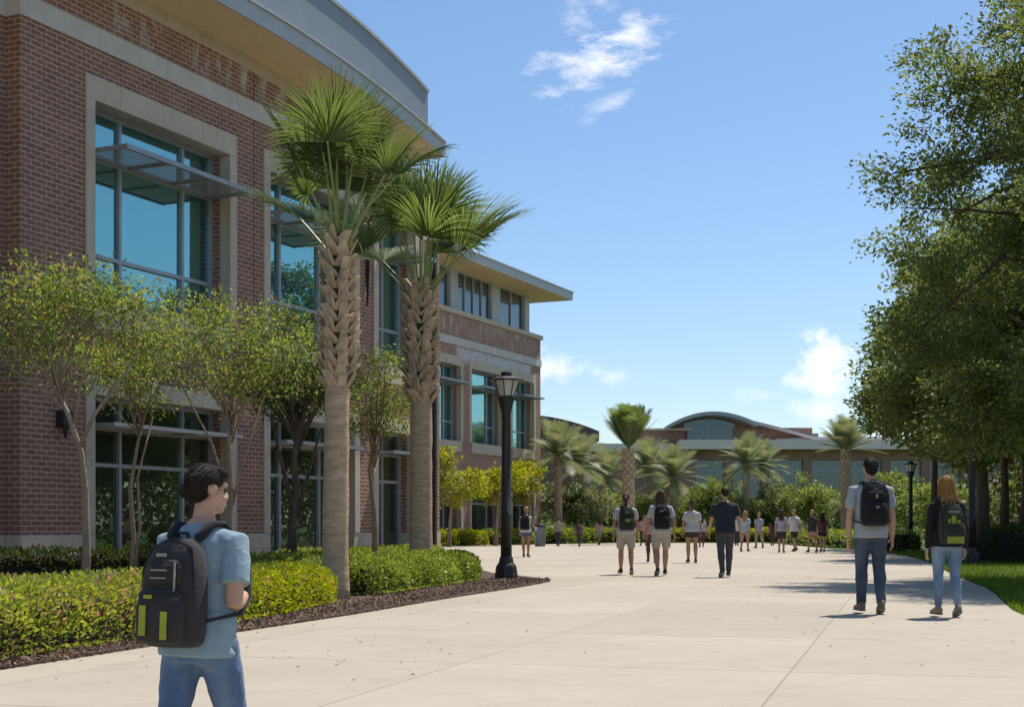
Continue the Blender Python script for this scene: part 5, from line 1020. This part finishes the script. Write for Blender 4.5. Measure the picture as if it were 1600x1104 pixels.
C_lav = cloth('lavender_grey_cotton', (0.42, 0.42, 0.50)); C_maroon = cloth('maroon_knit', (0.11, 0.045, 0.05)); C_pink = cloth('dusty_pink_cotton', (0.50, 0.30, 0.30)); C_denim = jeans_mat('denim_shorts', (0.06, 0.085, 0.13), (0.13, 0.17, 0.22)); C_khaki = cloth('khaki_twill', (0.35, 0.29, 0.20)); C_skyblue = cloth('sky_blue_cotton', (0.40, 0.50, 0.58))
J_dark = jeans_mat('dark_blue_denim', (0.030, 0.046, 0.072), (0.085, 0.115, 0.150)); J_light = jeans_mat('light_blue_denim', (0.12, 0.185, 0.28), (0.26, 0.34, 0.43)); J_mid = jeans_mat('mid_blue_denim', (0.070, 0.125, 0.225), (0.17, 0.25, 0.37))
S_brown = (cloth('brown_suede', (0.19, 0.145, 0.10)), cloth('grey_sole', (0.17, 0.155, 0.135))); S_dark = (cloth('dark_trainers', (0.05, 0.045, 0.045)), cloth('pale_sole', (0.35, 0.33, 0.3))); S_tan = (cloth('tan_canvas', (0.30, 0.22, 0.17)), cloth('grey_sole', (0.17, 0.155, 0.135)))
H_dark = hairmat('dark_brown_hair', (0.012, 0.008, 0.006), (0.040, 0.024, 0.016)); H_brown = hairmat('brown_hair', (0.035, 0.019, 0.011), (0.11, 0.06, 0.032)); H_auburn = hairmat('auburn_blond_hair', (0.16, 0.070, 0.018), (0.46, 0.25, 0.075)); H_blond = hairmat('blond_hair', (0.27, 0.15, 0.06), (0.48, 0.31, 0.15)); H_black = hairmat('black_hair', (0.006, 0.005, 0.005), (0.02, 0.015, 0.012))
P_black = cloth('black_nylon', (0.013, 0.013, 0.014), 0.3); P_green = cloth('dark_green_nylon', (0.022, 0.034, 0.020), 0.3); P_plum = cloth('charcoal_plum_nylon', (0.036, 0.033, 0.032), 0.3); P_olive = cloth('olive_black_nylon', (0.030, 0.033, 0.022), 0.3); A_lime = cloth('lime_webbing', (0.34, 0.35, 0.035), 0.2); A_olive = cloth('olive_lime_panel', (0.25, 0.28, 0.04), 0.2); A_grey = cloth('grey_zip_trim', (0.22, 0.21, 0.20), 0.2)
P_strap = cloth('strap_webbing', (0.020, 0.019, 0.021), 0.2); P_trim = cloth('pale_trim', (0.30, 0.29, 0.22), 0.2)

# 1 foreground student, on the lower level in front of the steps
FY = 6.55; FX = (314 - 800) * FY / F
rig = person('student in a washed blue t-shirt and jeans striding past in the left foreground', FX, FY, R(-27), 1.68, Pose(L=(-15, 14), R=(19, 10), fL=-22, fR=6, aL=(10, 8, 60), aR=(-14, 9, 112), inR=0.55, head=30, lean=3, nod=4), False, light, C_blue, J_mid, S_brown, ('tied', H_dark), False, -0.39, bulk=1.12)
backpack('charcoal backpack with lime yellow strips on the foreground student', rig, P_plum, [
    ('lime_strip', A_lime, [(-.085, -.045, -.78, -.24, .152), (.045, .080, -.84, -.34, .152), (-.152, -.136, -.72, -.34, .116), (-.07, -.02, -.12, -.05, .140)]),
    ('grey_trim', P_trim, [(-.05, .01, .64, .70, .084), (-.065, .03, .38, .41, .104), (-.065, .03, .24, .265, .106), (.078, .086, -.10, .55, .110)])], P_strap, size=1.0, drop=0.055)
# 2, 3 the pair at the right
mx, my = gp(1360, 958)
rig = person('man in a heather grey t-shirt and dark jeans walking away at right', mx, my, R(-1), 1.785, Pose(L=(5, 2), R=(-3, 13), fL=0, fR=-15, aL=(-3, 9, 8), aR=(3, 10, 8), head=-3, lean=0), False, light, C_grey, J_dark, S_brown, ('crop', H_dark))
backpack('black backpack with glossy pocket on the man at right', rig, P_black, [('grey_trim', A_grey, [(-.03, .03, .66, .70, .082), (-.012, .02, .26, .42, .104), (-.02, .02, -.20, -.10, .152)])], P_strap, size=0.98, drop=-0.03)
wx, wy = gp(1479, 963)
rig = person('woman with long auburn hair, black jacket and light jeans walking away at far right', wx, wy, R(2), 1.56, Pose(L=(3, 2), R=(-4, 12), fL=0, fR=-15, aL=(-3, 11, 8), aR=(3, 11, 8), lean=0), True, light, C_black, J_light, S_tan, ('long', H_auburn), sleeve='long', bottom_kind='slim')
backpack('olive and lime backpack on the woman with auburn hair', rig, P_olive, [('lime_panel', A_olive, [(-.11, .11, -.96, -.62, .150), (-.045, .015, -.2, .40, .118), (.03, .07, -.25, .2, .118), (-.085, -.06, -.05, .25, .112)]), ('grey_trim', A_grey, [(-.08, .08, .60, .66, .086)])], P_strap, size=0.98, drop=0.05)
# 4-7 the middle row
def ppl(px, fy, hh, label, yaw=0, **k):
    x, y = gp(px, fy); return person(label, x, y, R(yaw), hh, k.pop('pose', Pose()), k.pop('fem', False), k.pop('sk', light), k.pop('top', C_grey), k.pop('bottom', C_beige), k.pop('shoe', S_dark), k.pop('hair', ('crop', H_brown)), True, **k)
rig = ppl(978, 897, 1.72, 'person with tied brown hair, grey t-shirt and beige shorts under a dark green backpack', 1, fem=True, sk=tan, top=C_pale, hair=('pony', H_brown), bottom_kind='shorts', bulk=1.16, pose=Pose(L=(12, 4), R=(-10, 14), fR=-18, aL=(-10, 14, 12), aR=(10, 13, 14), head=8))
backpack('dark green backpack on the leftmost walker of the middle row', rig, P_green, [('lime_panel', A_olive, [(-.05, .06, -.30, -.05, .146)]), ('grey_trim', A_grey, [(-.05, .05, .45, .62, .094)])], P_strap, True)
rig = ppl(1033, 899, 1.76, 'person with long dark hair, pale t-shirt and beige shorts under a black backpack', 0, fem=True, sk=tan, top=C_pale, hair=('long', H_brown), bottom_kind='shorts', bulk=1.2, pose=Pose(L=(-9, 14), R=(12, 4), fL=-18, fR=0, aL=(10, 15, 14), aR=(-8, 13, 10)))
backpack('black backpack on the second walker of the middle row', rig, P_black, [('grey_trim', A_grey, [(-.06, .02, .38, .46, .104), (.02, .07, .56, .66, .09)])], P_strap, True)
rig6 = ppl(1081, 879, 1.74, 'person with a topknot, lettered grey t-shirt and dark shorts', 0, fem=True, sk=tan, top=C_pale, bottom=C_char, hair=('bun', H_brown), bottom_kind='short_shorts', bulk=1.17, pose=Pose(L=(3, 2), R=(-3, 8), fR=-8, aL=(-3, 12, 8), aR=(4, 12, 10)))
pr_ = MB(); T6 = lambda p: rig6[1](rig6[2](p))
for (a, b, c, d) in ((-.085, -.07, 1.20, 1.29), (-.07, -.045, 1.27, 1.29), (-.07, -.05, 1.235, 1.25), (-.03, -.015, 1.20, 1.29), (-.015, .01, 1.20, 1.215), (.0, .014, 1.215, 1.29), (-.015, .0, 1.275, 1.29), (.03, .045, 1.20, 1.29), (.045, .07, 1.275, 1.29), (.06, .075, 1.20, 1.28), (.09, .10, 1.20, 1.29)):
    q = [T6((xx, -0.152, zz)) for zz in (c, d) for xx in (a, b)]; q2 = [T6((xx, -0.140, zz)) for zz in (c, d) for xx in (a, b)]; pr_.add(q + q2, [(0, 1, 3, 2), (4, 6, 7, 5), (0, 4, 5, 1), (2, 3, 7, 6), (0, 2, 6, 4), (1, 5, 7, 3)])
pr_.build('shirt_lettering', cloth('yellow_print', (0.55, 0.52, 0.22), 0.1), rig6[0])
ppl(1133, 901, 1.80, 'man in a navy t-shirt and slate trousers walking with arms out', 0, top=C_navy, bottom=C_slate, hair=('crop', H_dark), bulk=1.16, pose=Pose(L=(-10, 15), R=(13, 5), fL=-18, fR=0, aL=(12, 13, 14), aR=(-10, 15, 12), head=-6))
ppl(1018, 879, 1.62, 'person in a pink top and dark leggings half hidden behind the middle row', -5, fem=True, top=C_pink, bottom=C_maroon, hair=('long', H_brown), bottom_kind='slim')
rig = ppl(822, 870, 1.68, 'blond person in a white top and denim shorts near the wing corner holding a cup', -12, fem=True, sk=tan, top=C_white, bottom=C_denim, hair=('tied', H_blond), bottom_kind='short_shorts', sleeve='none', pose=Pose(L=(6, 4), R=(-5, 8), fR=-8, aL=(0, 12, 30), aR=(8, 14, 60), head=10))
backpack('black backpack on the blond person near the wing corner', rig, P_black, [('grey_trim', A_grey, [(-.05, .05, .5, .6, .094)])], P_strap, True)
wr = rig[4][1][2] + rig[4][1][4] * 0.10; cu = MB(); c0 = rig[1](wr); cu.lathe([(0.030, -0.05), (0.040, 0.06), (0.042, 0.065), (0.03, 0.07)], 12, c0)
tag(cu.build('cup', cloth('white_paper', (0.75, 0.74, 0.72), 0.05), None, rig[0].location, rig[0].rotation_euler.z), 'white paper cup in the hand of the blond person near the wing corner', 'cup')
far_list = [
    (1164, 861, 1.68, 'far walker in a sky blue top and khaki shorts right of the man in navy', dict(fem=True, top=C_skyblue, bottom=C_khaki, hair=('long', H_blond), bottom_kind='shorts')),
    (1186, 856, 1.70, 'far walker in a lavender top with a dark belt and khaki trousers', dict(fem=True, top=C_lav, bottom=C_khaki, hair=('tied', H_blond), bottom_kind='trousers')),
    (1207, 852, 1.50, 'far walker in brown and maroon behind the crowd', dict(fem=True, sk=brown, top=C_maroon, bottom=C_maroon, hair=('long', H_black), bottom_kind='slim')),
    (1221, 863, 1.70, 'far walker in a lavender-grey top and charcoal shorts', dict(fem=True, top=C_lav, bottom=C_char, hair=('long', H_brown), bottom_kind='shorts')),
    (1241, 861, 1.74, 'far walker in a white t-shirt and dark shorts', dict(top=C_white, bottom=C_char, hair=('crop', H_blond), bottom_kind='shorts', bulk=1.17)),
    (1269, 863, 1.68, 'far walker in a dark top and pink shorts at the right of the crowd', dict(fem=True, sk=tan, top=C_slate, bottom=C_pink, hair=('tied', H_blond), bottom_kind='short_shorts')),
    (1285, 862, 1.62, 'far walker in a maroon top and black shorts at the right end of the crowd', dict(fem=True, sk=tan, top=C_maroon, bottom=C_black, hair=('long', H_dark), bottom_kind='short_shorts')),
    (872, 853, 1.55, 'distant person in a brown top standing left of the far garden hedge', dict(fem=True, sk=tan, top=C_khaki, bottom=C_char, hair=('crop', H_dark), bottom_kind='trousers')),
    (905, 853.5, 1.35, 'distant stooping person in maroon before the far hedge', dict(sk=brown, top=C_maroon, bottom=C_char, hair=('crop', H_black), bottom_kind='trousers')),
    (1005, 852.5, 1.62, 'distant person in a pink top behind the walker with the dark green backpack', dict(fem=True, sk=tan, top=C_pink, bottom=C_char, hair=('tied', H_brown), bottom_kind='slim')),
    (1096, 854, 1.64, 'distant person in sky blue left of the man in navy', dict(fem=True, sk=tan, top=C_skyblue, bottom=C_maroon, hair=('long', H_dark), bottom_kind='slim')),
    (1151, 852, 1.66, 'distant person in white just right of the man in navy', dict(top=C_white, bottom=C_char, hair=('crop', H_dark), bottom_kind='trousers')),
    (936, 850.5, 1.50, 'distant person in a pale pink dress top before the far hedge', dict(fem=True, sk=tan, top=C_pink, bottom=C_beige, hair=('long', H_brown), bottom_kind='shorts'))]
for i, (px, fy, hh, lb, kw) in enumerate(far_list):
    sgn = 1 if i % 2 else -1
    po = Pose(L=(14 * sgn, 6 if sgn > 0 else 12), R=(-12 * sgn, 14 if sgn > 0 else 4), fL=0 if sgn > 0 else -16, fR=-18 if sgn > 0 else 0, aL=(-16 * sgn, 9, 14), aR=(16 * sgn, 9, 14), lean=12 if 'stooping' in lb else 2)
    ppl(px, fy, hh, lb, (i * 37) % 50 - 25, pose=po, **kw)
